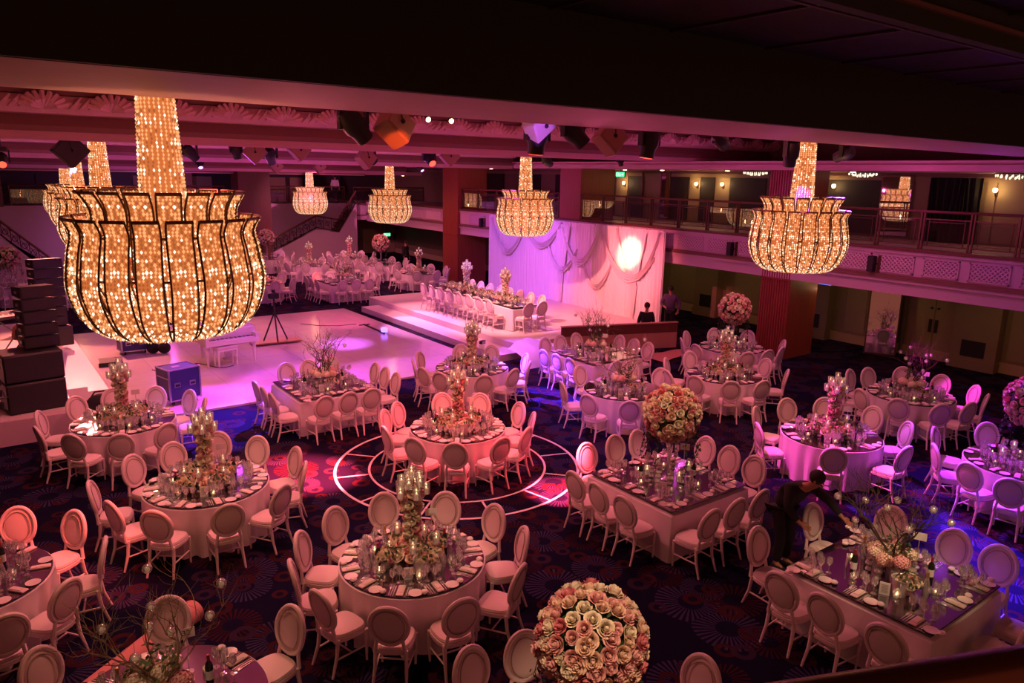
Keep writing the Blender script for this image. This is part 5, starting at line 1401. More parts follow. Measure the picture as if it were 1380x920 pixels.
lay_table(at(1227, 532, .75), 'round', 'violet-lit round table with twigs',
    [(1146, 511), (1149, 524), (1175.6, 511), (1174.6, 537), (1215, 546), (1267, 559), (1266, 520), (1302, 533), (1317, 544), (1299.6, 555), (1215, 507)], 'tree', 0, spotp=35)
lay_table(at(1379, 625, .75), 'round', 'violet-lit table at the picture edge',
    [(1277, 618), (1297, 602.6), (1345, 598), (1305.6, 642), (1360, 668)], 'ball', 1, spotp=30)
lay_table(at(976, 505, .75), 'round', 'tower table before the fluted pillar',
    [(929, 486), (902, 496), (896, 512), (938.5, 519), (985, 527), (1027, 526), (1048, 510), (1023, 497), (982, 487)], 'tower', 1, spotp=60)
lay_table(at(986, 468, .75), 'round', 'rose-globe table beside the fluted pillar',
    [(922, 467), (936.5, 459), (938, 475.5), (966, 455), (1004.6, 458), (1005.6, 486), (1039, 469), (1037, 482.6), (1048.5, 479.5)], 'ball', 1, spotp=150)
lay_table((14.62, 21.7), 'head', 'head table on the stage',
    [], 'tower', 1, 0.4, spotp=260,
    chair_pos=[(13.8, 19.6 + k * 0.62) for k in range(8)] + [(15.45, 19.5 + k * 0.62) for k in range(8)] + [(14.35, 18.75), (14.9, 18.75)])
# the two tables cut by the lower edge
lay_table((0.95, 6.35), 'round', 'twig-decked table at the bottom edge', [(224, 879), (327, 887), (80, 915)], 'paletree', 0, spotp=90, number='32')
lay_table((3.6, 3.75), 'round', 'table under the foreground rose globe', [(634, 905), (712, 890), (945, 917)], 'ball', 0, spotp=300)

# distant tables
def far_ring(c, n, ph=0.0): return [(c[0] + 1.42 * cos(ph + 2 * pi * k / n), c[1] + 1.42 * sin(ph + 2 * pi * k / n)) for k in range(n)]
def far_square(c): return [(c[0] + a * 1.4, c[1] + b) for a in (-1, 1) for b in (-.6, 0, .6)] + [(c[0] + b, c[1] + a * 1.4) for a in (-1, 1) for b in (-.6, 0, .6)]
for (px, py), kind, piece, phrase, sp_ in [
        ((462, 379), 'square', 'tree', 'square table just past the white stage', 55), ((417, 357), 'round', 'tower', 'far round table below the staircase foot', 55),
        ((475, 350), 'round', 'tower', 'far tower table by the doorway', 55), ((383, 350), 'round', 'ball', 'far rose-globe table by the stairs', 65),
        ((510, 358), 'round', 'ball', 'far rose-globe table by the doorway', 65), ((557, 367), 'round', 'tower', 'far round table beside the corner pillar', 60),
        ((352, 381), 'round', 'tower', 'far red-lit table behind the piano', 55), ((15, 385), 'round', 'ball', 'far table beyond the keyboard', 60), ((97, 385), 'round', 'tower', 'far table behind the tall speaker stack', 55)]:
    c_ = at(px, py, .75) + Vector({(383, 350): (-0.5, 1.2, 0), (475, 350): (0.3, 1.0, 0), (510, 358): (0.4, 0.5, 0), (557, 367): (0.2, -0.2, 0)}.get((px, py), (0, 0, 0)))
    lay_table(c_, kind, phrase, None, piece, 2, spotp=sp_, chair_pos=(far_ring(c_, 9, rnd.random()) if kind == 'round' else far_square(c_)))
for k_, lab in (('wine_glass', 'mass of wine glasses glinting on the tables behind'), ('napkin', 'folded napkins laid around the distant tables'), ('side_plate', 'white side plates laid around the distant tables')):
    if STUFF[k_].f:
        STUFF[k_].build(k_, {'wine_glass': 'glass', 'napkin': 'linen', 'side_plate': 'china'}[k_], None, label=lab, cat='tableware', kind='stuff')

# ================================================================== ceiling rig
def moving_head(loc, aim, lens, lab, s=1.0, rz=0.0):
    r = empty('moving_head', loc, rz, label=lab, cat='stage light')
    q = MB(); q.rbox((0, 0, 0.16 * s), (0.3 * s, 0.24 * s, 0.1 * s), 0.02); q.bar((0, 0, 0.2 * s), (0, 0, 1.5), 0.025, 8); q.build('base', 'black', r)
    q = MB()
    for k in (-1, 1): q.cbox((k * 0.17 * s, 0, -0.02 * s), (0.035 * s, 0.09 * s, 0.3 * s))
    q.cbox((0, 0, 0.12 * s), (0.36 * s, 0.1 * s, 0.04 * s)); q.build('yoke', 'black', r, False)
    d = Vector(aim).normalized(); T = d.to_track_quat('-Z', 'Y').to_matrix().to_4x4()
    q = MB(Matrix.Translation((0, 0, -0.1 * s)) @ T)
    q.lathe([(0.0, 0.2 * s), (0.1 * s, 0.19 * s), (0.145 * s, 0.1 * s), (0.145 * s, -0.05 * s), (0.115 * s, -0.12 * s), (0.11 * s, -0.24 * s), (0.095 * s, -0.24 * s)], 14); q.build('head', 'black', r)
    q = MB(Matrix.Translation((0, 0, -0.1 * s)) @ T); q.lathe([(0.0, -0.235 * s), (0.093 * s, -0.236 * s), (0.093 * s, -0.245 * s), (0.0, -0.25 * s)], 14); q.build('lens', lens, r)
for (px, py), Y, aim, lens, lab, s in [
        ((476, 168), 7.9, (0.6, 0.1, -0.6), 'lensred', 'tilted black moving head beside the orange-lit box speaker', 1.05),
        ((724, 182), 7.9, (0, 0.1, -1), 'lensred', 'black moving head with red lens behind the glowing panel', 1.15),
        ((772, 178), 7.9, (0.5, -0.3, -0.6), 'black', 'black moving head turned away, beside the glowing panel', 1.1),
        ((875, 190), 7.9, (-0.1, 0.1, -1), 'lensred', 'upright black moving head with a red lens, beyond the box speaker', 1.15),
        ((971, 190), 7.9, (0.8, 0.2, -0.45), 'black', 'single slanting black moving head on the pink soffit', 0.95),
        ((1066, 206), 7.9, (0.2, 0.2, -0.9), 'lensblue', 'moving head with blue lens beside the large chandelier', 1.1),
        ((1139, 208), 7.9, (0.1, 0.8, -0.3), 'black', 'round black moving head just past the large chandelier', 1.0),
        ((256, 206), 18.3, (0.5, 0.2, -0.5), 'black', 'black moving head on the second beam by the great chandelier', 1.0),
        ((318, 204), 18.3, (0.2, 0.2, -0.8), 'lensred', 'pair member moving head on the second beam with reddish lens', 0.9),
        ((364, 209), 18.3, (0.3, 0.5, -0.6), 'lensblue', 'blue-lensed moving head on the second beam', 1.1),
        ((497, 210), 18.3, (0.7, 0.2, -0.6), 'lensblue', 'blue-lensed moving head behind the small diamond box', 1.15),
        ((578, 212), 18.3, (0, -0.6, -0.5), 'lensred', 'moving head glaring bright red toward the viewer', 1.2),
        ((737, 218), 18.3, (0.8, 0.1, -0.4), 'black', 'black moving head behind the violet-lit chandelier', 1.0),
        ((836, 218), 18.3, (0.3, 0.1, -0.7), 'lensblue', 'small blue-lensed moving head beyond the second beam', 0.8),
        ((269, 221), 28.6, (0, -0.5, -0.6), 'lenspurple', 'small moving head glaring violet on the third beam', 0.9),
        ((566, 226), 28.6, (0.2, -0.5, -0.6), 'lenspurple', 'small violet-lensed moving head over the grand chandelier', 0.9),
        ((2, 216), 18.3, (0, -0.6, -0.4), 'lensred', 'moving head glaring red at the picture edge', 0.9)]:
    p = on_y(Y, px, py); moving_head((p.x, Y, p.z + 0.1), aim, lens, lab, s * 0.88)

def box_speaker(px, py, Y, size, rot, lab, m='boxwood', w=None):
    p = on_y(Y, px, py)
    r = empty('diamond_speaker', p, label=lab, cat='loudspeaker')
    T = Matrix.Rotation(rot[2], 4, 'Z') @ Matrix.Rotation(rot[0], 4, 'X') @ Matrix.Rotation(R(45) + rot[1], 4, 'Y')
    h = size / 2
    q = MB(T); q.rbox((0, 0, 0), (size, 0.24, size), 0.012); q.build('cabinet', m, r)
    q = MB(T); q.box(-h + 0.03, h - 0.03, -0.128, -0.12, -h + 0.03, h - 0.03); q.build('front_board', m, r, False)
    q = MB(T); q.lathe([(0.03, 0), (0.03, 0.03)], 10, (0, 0, 0)); 
    q = MB(); q.ball(tuple(T @ Vector((0, -0.14, 0))), 0.028, 8, 6); q.tube([tuple(T @ Vector((0, -0.14, 0))), (-0.04, -0.14, 0.3), (-0.05, 0, 0.6), (-0.05, 0, 1.6)], 0.008, 5); q.build('hanging_bracket', 'black', r)
box_speaker(532, 170, 7.9, 0.36, (R(-22), 0, R(20)), 'diamond-hung box speaker lit orange at its lower tip')
box_speaker(822, 186, 7.9, 0.36, (R(-12), 0, R(-8)), 'diamond-hung box speaker with a bright pink edge')
box_speaker(726, 164, 7.75, 0.36, (R(24), 0, R(14)), 'diamond-hung panel glowing bright violet, beside the soffit', 'paper')
spot('panel_light', on_y(7.3, 700, 230) + Vector((0, -0.9, 0)), on_y(7.75, 727, 175), (0.6, 0.12, 1.0), 90, 16, 0.4, 0.03)
spot('box_light', on_y(7.3, 545, 250) + Vector((0, -1.2, 0)), on_y(7.9, 532, 186), (1.0, 0.12, 0.03), 260, 9, 0.5, 0.03)
box_speaker(95, 203, 17.9, 0.5, (0, R(0), R(10)), 'black diamond-hung box above the left chandeliers', 'black')
box_speaker(343, 205, 18.3, 0.42, (0, R(0), R(-10)), 'pale diamond-hung box, first along the second beam')
box_speaker(403, 202, 18.3, 0.40, (0, R(0), R(0)), 'pale diamond-hung box, second along the second beam')
box_speaker(493, 213, 18.2, 0.42, (R(-8), 0, R(14)), 'violet-edged diamond-hung box before the grand chandelier')
box_speaker(606, 211, 18.3, 0.42, (R(-5), 0, R(-14)), 'pale diamond-hung box beside the red glaring light')
for px, lab in ((372, 'first'), (430, 'second')):
    box_speaker(px, 224, 28.6, 0.4, (0, 0, R(8)), 'small pale diamond-hung box, %s along the third beam' % lab)
for k, px in enumerate((576 - 50, 576 - 42, 545, 553)):
    pass
# little lamps on the soffit
for px, py, lab in ((576, 155, 'first of two little track lamps beside the orange-lit box'), (607, 157, 'starry bright track lamp beside the orange-lit box')):
    p = on_y(7.6, px, py); r = empty('track_lamp', p, label=lab, cat='stage light')
    q = MB(); q.lathe([(0.03, -0.05), (0.035, 0.03), (0.01, 0.05)], 10); q.bar((0, 0, 0.04), (0, 0, 1.1), 0.008, 6); q.build('lamp_body', 'black', r)
    q = MB(); q.ball((0, -0.02, -0.05), 0.028, 8, 6); q.build('lamp_bulb', 'downlight', r)

# ================================================================== band stage: speakers, keyboard, cases, piano
def cabinet(w, d, h, name='speaker_cabinet'):
    pass
def line_stack(x, y, z, rz, n, w, d, h, lab, grp):
    for k in range(n):
        r = empty('line_array_speaker', (x, y, z + k * (h + 0.015)), rz + 0.02 * k, label=lab % (ORD[n - 1 - k] if k < n - 1 else 'topmost'), cat='loudspeaker', group=grp)
        q = MB()
        q.add([(-w / 2, -d / 2, 0.01), (w / 2, -d / 2, 0.01), (w / 2, d / 2, 0.03), (-w / 2, d / 2, 0.03), (-w / 2, -d / 2, h), (w / 2, -d / 2, h), (w / 2, d / 2, h - 0.03), (-w / 2, d / 2, h - 0.03)],
              [(3, 2, 1, 0), (4, 5, 6, 7), (0, 1, 5, 4), (1, 2, 6, 5), (2, 3, 7, 6), (3, 0, 4, 7)]); q.build('cabinet', 'black', r, False)
        q = MB(); q.box(-w / 2 + 0.02, w / 2 - 0.02, -d / 2 - 0.015, -d / 2, 0.03, h - 0.02); q.build('grille', 'blackgrille', r, False)
        for s_ in (-1, 1):
            q = MB(); q.box(s_ * w / 2 - 0.012, s_ * w / 2 + 0.012, -0.16, 0.16, 0.06, h - 0.06); q.build('rigging_plate', 'blackgrille', r, False)
            q = MB(); q.rbox((s_ * (w / 2 + 0.016), -0.02, h / 2), (0.012, 0.12, 0.05), 0.004); q.build('side_handle', 'steel', r, False)
# big sub stack by the front
def sub(x, y, z, rz, w, d, h, lab):
    r = empty('subwoofer', (x, y, z), rz, label=lab, cat='loudspeaker')
    q = MB(); q.rbox((0, 0, h / 2), (w, d, h), 0.02); q.build('cabinet', 'black', r)
    q = MB(); q.box(-w / 2 + 0.03, w / 2 - 0.03, -d / 2 - 0.02, -d / 2, 0.04, h - 0.04); q.build('grille', 'blackgrille', r, False)
    for s_ in (-1, 1):
        q = MB(); q.rbox((s_ * (w / 2 + 0.002), 0, h * 0.6), (0.012, 0.2, 0.12), 0.003); q.build('recessed_handle', 'keyblack', r)
sub(0.80, 17.55, 0.0 + 0.55, R(8), 1.05, 0.75, 0.62, 'wide black subwoofer, lower of the pair under the line speakers')
sub(0.80, 17.55, 1.18, R(8), 1.05, 0.75, 0.58, 'wide black subwoofer, upper of the pair under the line speakers')
line_stack(1.02, 17.75, 1.78, R(10), 5, 0.62, 0.5, 0.24, 'black line speaker, %s of five stacked on the front subwoofers', 'front line speaker stack')
line_stack(1.75, 24.6, 0.95, R(10), 7, 0.75, 0.5, 0.26, 'black line speaker, %s of seven in the tall rear stack', 'rear line speaker stack')
sub(1.75, 24.6, 0.37, R(10), 0.9, 0.7, 0.56, 'black subwoofer under the tall rear line speakers')

# keyboard on stand
r = empty('keyboard', at(45, 470, 0.55) + Vector((-0.35, -0.1, 0)), R(18), label='electronic keyboard tilted on a black stand behind the speakers', cat='keyboard')
q = MB(Matrix.Translation((0, 0, 1.0)) @ Matrix.Rotation(R(18), 4, 'X')); q.rbox((0, 0, 0), (1.25, 0.36, 0.09), 0.02); q.build('body', 'black', r)
q = MB(Matrix.Translation((0, 0, 1.0)) @ Matrix.Rotation(R(18), 4, 'X')); q.box(-0.58, 0.58, -0.17, -0.03, 0.045, 0.055)
q.mi = 1
for k in range(36):
    if k % 7 not in (2, 6): q.box(-0.565 + k * 0.032, -0.55 + k * 0.032, -0.10, -0.03, 0.055, 0.065)
q.build('keys', ['pianowhite', 'keyblack'], r, False)
q = MB()
for s_ in (-1, 1): q.bar((s_ * 0.45, -0.2, 0.02), (-s_ * 0.45, 0.1, 0.98), 0.02, 6)
q.bar((-0.45, -0.2, 0.02), (-0.45, 0.25, 0.02), 0.02, 6); q.bar((0.45, -0.2, 0.02), (0.45, 0.25, 0.02), 0.02, 6); q.build('stand', 'black', r)
r = empty('sheet_holder', at(62, 440, 0.55) + Vector((-0.45, -0.6, 0)), R(-12), label='tall white board propped beside the keyboard', cat='music stand')
q = MB(); q.box(-0.16, 0.16, -0.01, 0.01, 0.85, 1.45); q.build('board', 'paper', r, False)
q = MB(); q.bar((0, 0.02, 0.0), (0, 0.02, 0.9), 0.015, 6)
for a in (0, 2.1, 4.2): q.bar((0, 0.02, 0.2), (0.28 * cos(a), 0.28 * sin(a), 0.0), 0.01, 6)
q.build('tripod', 'black', r)
# low light stand at the stage edge
p = at(18, 590, 0.55)
r = empty('lighting_stand', (p.x - 0.2, 17.08, 0.55), 0.1, label='black stand with a crossbar and clamped lamps at the picture edge', cat='stand')
q = MB(); q.bar((0, 0, 0), (0, 0, 1.15), 0.018, 6); q.bar((-0.5, 0, 1.15), (0.22, 0, 1.22), 0.035, 6); q.bar((-0.3, 0, 0.35), (0.3, 0, 0.4), 0.014, 6)
for a in (0.3, 2.4, 4.5): q.bar((0, 0, 0.3), (0.35 * cos(a), 0.2 * sin(a), 0.0), 0.012, 6)
q.build('stand_frame', 'black', r)
for k, z in enumerate((0.25, 0.5, 0.72)):
    q = MB(); q.lathe([(0.05, -0.06), (0.06, 0.05), (0.02, 0.07)], 10, (0.1, 0, z)); q.build('clamped_lamp', 'black', r)

def flight_case(loc, rz, w, d, h, wheels, lab):
    r = empty('flight_case', loc, rz, label=lab, cat='flight case')
    z0 = 0.12 if wheels else 0.02
    q = MB(); q.box(-w / 2, w / 2, -d / 2, d / 2, z0, z0 + h); q.build('panel', 'navy', r, False)
    q = MB(); t = 0.022
    for sx in (-1, 1):
        for sy in (-1, 1): q.cbox((sx * w / 2, sy * d / 2, z0 + h / 2), (t * 1.6, t * 1.6, h))
        for z in (z0, z0 + h, z0 + h * 0.72): q.cbox((sx * w / 2, 0, z), (t * 1.3, d, t))
    for sy in (-1, 1):
        for z in (z0, z0 + h): q.cbox((0, sy * d / 2, z), (w, t * 1.3, t))
    q.build('edge_rail', 'steel', r, False)
    for sx in (-1, 1):
        for sy in (-1, 1):
            for z in (z0, z0 + h):
                q = MB(); q.ball((sx * w / 2, sy * d / 2, z), 0.032, 8, 6); q.build('corner', 'steel', r)
            if wheels:
                q = MB(Matrix.Translation((sx * (w / 2 - 0.09), sy * (d / 2 - 0.08), 0.05)) @ Matrix.Rotation(pi / 2, 4, 'Y')); q.lathe([(0.05, -0.018), (0.05, 0.018)], 12)
                q.xf = None; q.cbox((sx * (w / 2 - 0.09), sy * (d / 2 - 0.08), 0.1), (0.06, 0.06, 0.04)); q.build('caster', 'black', r)
    for sx in (-1, 1):
        q = MB(); q.box(sx * w * 0.25 - 0.07, sx * w * 0.25 + 0.07, -d / 2 - 0.012, -d / 2, z0 + h * 0.5 - 0.055, z0 + h * 0.5 + 0.055); q.build('handle_dish', 'steel', r, False)
        q = MB(); q.box(sx * w * 0.25 - 0.05, sx * w * 0.25 + 0.05, -d / 2 - 0.02, -d / 2 - 0.012, z0 + h * 0.5 - 0.03, z0 + h * 0.5 + 0.02); q.build('handle', 'keyblack', r, False)
    q = MB(); q.box(-w * 0.2, w * 0.05, -d * 0.1, d * 0.12, z0 + h, z0 + h + 0.006); q.build('lid_label', 'steel', r, False)
p = at(248, 545, 0.05); flight_case((p.x, p.y + 0.35, 0.05), R(14), 0.72, 0.6, 0.72, True, 'larger navy flight case with a steel edge on the dance floor')
p = at(183, 478, 0.05); flight_case((p.x, p.y + 0.3, 0.05), R(4), 0.72, 0.5, 0.44, True, 'low wheeled navy flight case below the great chandelier')
r = empty('stage_monitor', at(150, 492, 0.05) + Vector((0, 0.05, 0)), R(-6), label='flat black stage monitor lying beside the stage steps', cat='loudspeaker')
q = MB(); q.prismx([(-0.24, 0), (0.24, 0), (0.2, 0.16), (-0.18, 0.10)], -0.3, 0.3); q.build('cabinet', 'black', r, False)
q = MB(); q.prismx([(-0.19, 0.112), (0.19, 0.168), (0.18, 0.172), (-0.18, 0.118)], -0.28, 0.28); q.build('grille', 'blackgrille', r, False)
for (px, py), lab in (((207, 468), 'round black bag beside the low flight case, nearer it'), ((222, 468), 'round black bag beside the low flight case, further from it')):
    q = MB(); q.ball((0, 0, 0.17), 0.2, 14, 10, (0.9, 0.7, 0.85)); o = q.build('black_bag', 'suit', None, label=lab, cat='bag'); o.location = at(px, py + 8, 0.05)
q = MB(); q.ball((0, 0, 0.2), 0.24, 14, 10, (1.2, 0.8, 0.8)); q.tube([(-0.2, 0, 0.3), (-0.1, 0, 0.45), (0.1, 0, 0.45), (0.2, 0, 0.3)], 0.02, 6)
o = q.build('black_holdall', 'suit', None, label='dark bag on the carpet behind the table by the speakers', cat='bag'); o.location = at(137, 553, 0.05) + Vector((0, 0, 0))

# white baby grand piano and stool
r = empty('grand_piano', at(346, 484, 0.05) + Vector((0, 0, 0)), R(6), label='white baby grand piano on the violet-lit dance floor', cat='piano')
# local frame: keyboard end toward +x corner at origin; body runs to -x and +y
W_, D_ = 1.5, 1.35
outline = [(0, 0), (0, 0.35), (-0.05, 0.6), (-0.28, 0.82), (-0.52, 1.0), (-0.70, 1.3), (-0.95, 1.48), (-1.25, 1.45), (-1.45, 1.2), (-1.5, 0.9), (-1.5, 0)]
def slab(mb, pts, z0, z1):
    n = len(pts); mb.add([(x, y, z0) for x, y in pts] + [(x, y, z1) for x, y in pts], [tuple(range(n)), tuple(range(2 * n - 1, n - 1, -1))] + [(i, i + n, (i + 1) % n + n, (i + 1) % n) for i in range(n)])
q = MB(); slab(q, outline, 0.62, 0.98); q.build('case', 'pianowhite', r, False)
q = MB(); slab(q, [(x * 1.01 + 0.01, y * 1.01 + (0.22 if y == 0 else 0)) for x, y in outline], 0.985, 1.02); q.build('lid', 'pianowhite', r, False)
q = MB(); q.box(-1.5, 0, -0.26, 0, 0.60, 0.72); q.box(-1.5, -1.4, -0.26, 0, 0.72, 0.84); q.box(-0.1, 0, -0.26, 0, 0.72, 0.84); q.build('key_bed', 'pianowhite', r, False)
q = MB(); q.box(-1.39, -0.11, -0.22, -0.04, 0.72, 0.745); q.mi = 1
for k in range(36):
    if k % 7 not in (2, 6): q.box(-1.375 + k * 0.035, -1.36 + k * 0.035, -0.14, -0.03, 0.745, 0.76)
q.build('keys', ['pianowhite', 'keyblack'], r, False)
q = MB(); q.box(-1.1, -0.4, 0.10, 0.13, 1.02, 1.22); q.build('music_desk', 'pianowhite', r, False)
for x, y in ((-0.09, -0.08), (-1.41, -0.08), (-1.1, 1.2)):
    q = MB(); q.tube([(x, y, 0.62), (x, y, 0.5), (x, y, 0.08)], [0.06, 0.055, 0.032], 6); q.lathe([(0.03, 0), (0.03, 0.08)], 8, (x, y, 0)); q.build('leg', 'pianowhite', r)
q = MB(); q.box(-0.82, -0.68, 0.2, 0.26, 0.1, 0.62); q.box(-0.86, -0.64, 0.1, 0.3, 0.08, 0.12); q.build('pedal_lyre', 'pianowhite', r, False)
r = empty('piano_stool', at(305, 492, 0.05), R(10), label='white padded piano stool with turned legs before the piano', cat='stool')
q = MB(); q.rbox((0, 0, 0.53), (0.62, 0.36, 0.08), 0.03); q.build('seat', 'chairpad', r)
q = MB(); q.box(-0.29, 0.29, -0.16, 0.16, 0.44, 0.49); q.build('seat_frame', 'pianowhite', r, False)
for sx in (-1, 1):
    for sy in (-1, 1):
        q = MB(); q.lathe([(0.02, 0), (0.028, 0.1), (0.022, 0.25), (0.034, 0.4), (0.03, 0.45)], 10, (sx * 0.26, sy * 0.13, 0)); q.build('leg', 'pianowhite', r)

# framed screen on an easel beyond the piano and its low board
r = empty('wooden_dolly', at(372, 462, 0.05), R(-4), label='low wooden dolly board with dark tripod legs behind the piano', cat='dolly')
q = MB(); q.box(-0.75, 0.75, -0.25, 0.3, 0.04, 0.08); q.build('board', 'board', r, False)
q = MB()
for a in (0.4, 2.5, 4.7): q.bar((0, 0, 1.0), (0.42 * cos(a), 0.25 * sin(a), 0.08), 0.025, 6)
q.bar((0, 0, 0.9), (0, 0, 1.45), 0.03, 8); q.build('tripod', 'black', r)
q = MB(); q.rbox((0, 0, 1.52), (0.3, 0.26, 0.2), 0.03); q.lathe([(0.06, 0), (0.05, 0.12)], 10, (0, 0.0, 1.6)); q.build('camera_head', 'black', r)
q = MB(); pts = []
for k in range(40):
    t = k / 39; p = at(205 + 110 * t, 498 - 8 * t + 4 * sin(t * 9), 0.06); pts.append(p)
q.tube(pts, 0.012, 5); q.build('floor_cable', 'cable', None, label='thin dark cable winding from the flight case to the piano', cat='cable')
q = MB(); pts = [at(405 + 25 * k, 436 + 3 * sin(k), 0.06) for k in range(4)]; q.tube(pts, 0.012, 5); q.build('floor_cable', 'cable', None, label='short dark cable on the pink-lit dance floor corner', cat='cable')
# slim black light bar lying near the stage strip
a_, b_ = at(491, 436, 0.1), at(518, 448, 0.1); dv = b_ - a_
r = empty('light_bar', a_ - Vector((0, 0, 0.05)), math.atan2(dv.y, dv.x), label='thin black bar with a small lamp lying on the dance floor', cat='stage light')
q = MB(); q.box(0, dv.length, -0.025, 0.025, 0.0, 0.05); q.box(-0.02, 0.02, -0.2, 0.2, 0, 0.03); q.build('bar', 'black', r, False)
q = MB(); q.rbox((dv.length - 0.12, 0.05, 0.12), (0.2, 0.18, 0.16), 0.02); q.build('lamp', 'lensblue', r)
for px, py, lab in ((600, 409, 'tiny bright floor lamp by the head table\'s far corner'), (590, 380, 'white round floor lamp glaring beside the head table')):
    pass

# rolled pink carpet runner by the front table
a_, b_ = at(262, 822, 0.14), at(120, 935, 0.14)
q = MB(); n = 60; dv = (b_ - a_); L = dv.length
rot = dv.to_track_quat('Z', 'Y').to_matrix().to_4x4(); T = Matrix.Translation(a_) @ rot
q.xf = T
q.lathe([(0.10, 0.0), (0.135, 0.0), (0.14, 0.01), (0.14, L), (0.10, L), (0.10, 0)], 28); q.f = [f for f in q.f if len(f) == 4]; q.m = [0] * len(q.f)
q.build('carpet_roll', 'rollpaper', None, label='long pink roll of floor covering lying on the dark carpet', cat='roll')

# stage edge lights and small wall lamp boxes on the stage riser
for px, py, lab in ((742, 0, ''),): pass
p = at(650, 463, 0.4)
r = empty('floor_socket', (p.x, p.y, 0.4), 0.3, label='small dark socket box on the stage\'s front corner', cat='socket')
q = MB(); q.rbox((0, 0, 0.05), (0.2, 0.1, 0.1), 0.01); q.build('box', 'black', r)
q = MB(); q.box(-0.07, 0.07, -0.055, -0.05, 0.02, 0.08); q.build('socket_face', 'steel', r, False)

# ================================================================== people
def skin_mesh(name, joints, edges, m, parent, root=0, sub=2):
    me = bpy.data.meshes.new(name); me.from_pydata([j[0] for j in joints], edges, []); me.materials.append(M[m])
    o = bpy.data.objects.new(name, me); COL.objects.link(o)
    if parent: o.parent = parent
    md = o.modifiers.new('skin', 'SKIN'); md.use_smooth_shade = True
    for i, j in enumerate(joints):
        rr = j[1]; v = me.skin_vertices[0].data[i]
        v.radius = (rr, rr) if isinstance(rr, (int, float)) else rr
        v.use_root = (i == root)
    sm = o.modifiers.new('sub', 'SUBSURF'); sm.levels = sub; sm.render_levels = sub
    return o
def person(loc, rz, pose, label, top='suit', legs='suit', sleeves=True, hair='hair', parts=True):
    """pose: dict of joint offsets; a standing figure faces -y in local space"""
    P = dict(pelvis=(0, 0, 0.95), waist=(0, 0, 1.08), chest=(0, 0, 1.30), neck=(0, 0, 1.48), chin=(0, -0.02, 1.56), head=(0, -0.015, 1.66), crown=(0, 0, 1.74),
             shL=(-0.18, 0, 1.42), elL=(-0.24, 0.02, 1.14), wrL=(-0.25, -0.06, 0.90), haL=(-0.25, -0.08, 0.82),
             shR=(0.18, 0, 1.42), elR=(0.24, 0.02, 1.14), wrR=(0.25, -0.06, 0.90), haR=(0.25, -0.08, 0.82),
             hiL=(-0.09, 0, 0.9), knL=(-0.10, -0.02, 0.5), anL=(-0.10, 0.02, 0.09), toL=(-0.11, -0.15, 0.04),
             hiR=(0.09, 0, 0.9), knR=(0.10, -0.02, 0.5), anR=(0.10, 0.02, 0.09), toR=(0.11, -0.15, 0.04))
    P.update(pose)
    P = {k: Vector(v) for k, v in P.items()}
    r = empty('person', loc, rz, label=label, cat='person')
    names = ['pelvis', 'waist', 'chest', 'neck', 'chin', 'head', 'crown', 'shL', 'elL', 'wrL', 'haL', 'shR', 'elR', 'wrR', 'haR', 'hiL', 'knL', 'anL', 'toL', 'hiR', 'knR', 'anR', 'toR']
    rad = [(.15, .11), (.13, .10), (.16, .11), .055, (.06, .075), (.078, .095), (.06, .07), .06, .043, .028, (.04, .018), .06, .043, .028, (.04, .018), .085, .058, .04, .035, .085, .058, .04, .035]
    J = [(P[n], q_) for n, q_ in zip(names, rad)]; ix = {n: i for i, n in enumerate(names)}
    E = [('pelvis', 'waist'), ('waist', 'chest'), ('chest', 'neck'), ('neck', 'chin'), ('chin', 'head'), ('head', 'crown'), ('chest', 'shL'), ('shL', 'elL'), ('elL', 'wrL'), ('wrL', 'haL'),
         ('chest', 'shR'), ('shR', 'elR'), ('elR', 'wrR'), ('wrR', 'haR'), ('pelvis', 'hiL'), ('hiL', 'knL'), ('knL', 'anL'), ('anL', 'toL'), ('pelvis', 'hiR'), ('hiR', 'knR'), ('knR', 'anR'), ('anR', 'toR')]
    E = [(ix[a], ix[b]) for a, b in E]
    for s_ in ('L', 'R'):       # five fingers growing from each palm
        w, h = P['wr' + s_], P['ha' + s_]; d = (h - w).normalized()
        side = d.cross(Vector((0, 1, 0))); side = side.normalized() if side.length > .1 else Vector((1, 0, 0))
        curl = d.cross(side).normalized()
        for k in range(4):
            b0 = h + side * (k - 1.5) * 0.019 + d * 0.02; L = (0.062, 0.074, 0.07, 0.055)[k]
            i0 = len(J); J += [(b0, 0.010), (b0 + d * L * 0.55 + curl * 0.01, 0.009), (b0 + d * L + curl * 0.03, 0.007)]
            E += [(ix['ha' + s_], i0), (i0, i0 + 1), (i0 + 1, i0 + 2)]
        b0 = w + (h - w) * 0.35 + side * 0.035; i0 = len(J); J += [(b0, 0.013), (b0 + d * 0.035 + side * 0.018, 0.010), (b0 + d * 0.06 + side * 0.02, 0.008)]
        E += [(ix['ha' + s_], i0), (i0, i0 + 1), (i0 + 1, i0 + 2)]
    skin_mesh('body', J, E, 'skin', r)
    hd = (P['crown'] - P['chin']).normalized(); hc = P['head']
    q = MB(); rotm = hd.to_track_quat('Z', 'Y').to_matrix().to_4x4(); T = Matrix.Translation(hc) @ rotm
    q.xf = T; q.ball((0, 0.018, 0.035), 0.108, 14, 10, (0.92, 1.0, 0.98)); q.build('hair', hair, r)
    fwd = Vector(pose.get('look', (0, -1, 0))).normalized()
    q = MB(); q.ball(tuple(hc + fwd * 0.10 + hd * -0.015), 0.018, 8, 6, (0.8, 1, 1.3)); 
    q.build('nose', 'skin', r)
    q = MB(); sd = hd.cross(fwd).normalized()
    for s_ in (-1, 1): q.ball(tuple(hc + sd * s_ * 0.083), 0.026, 8, 6, (0.5, 0.8, 1.2))
    q.build('ears', 'skin', r)
    q = MB()
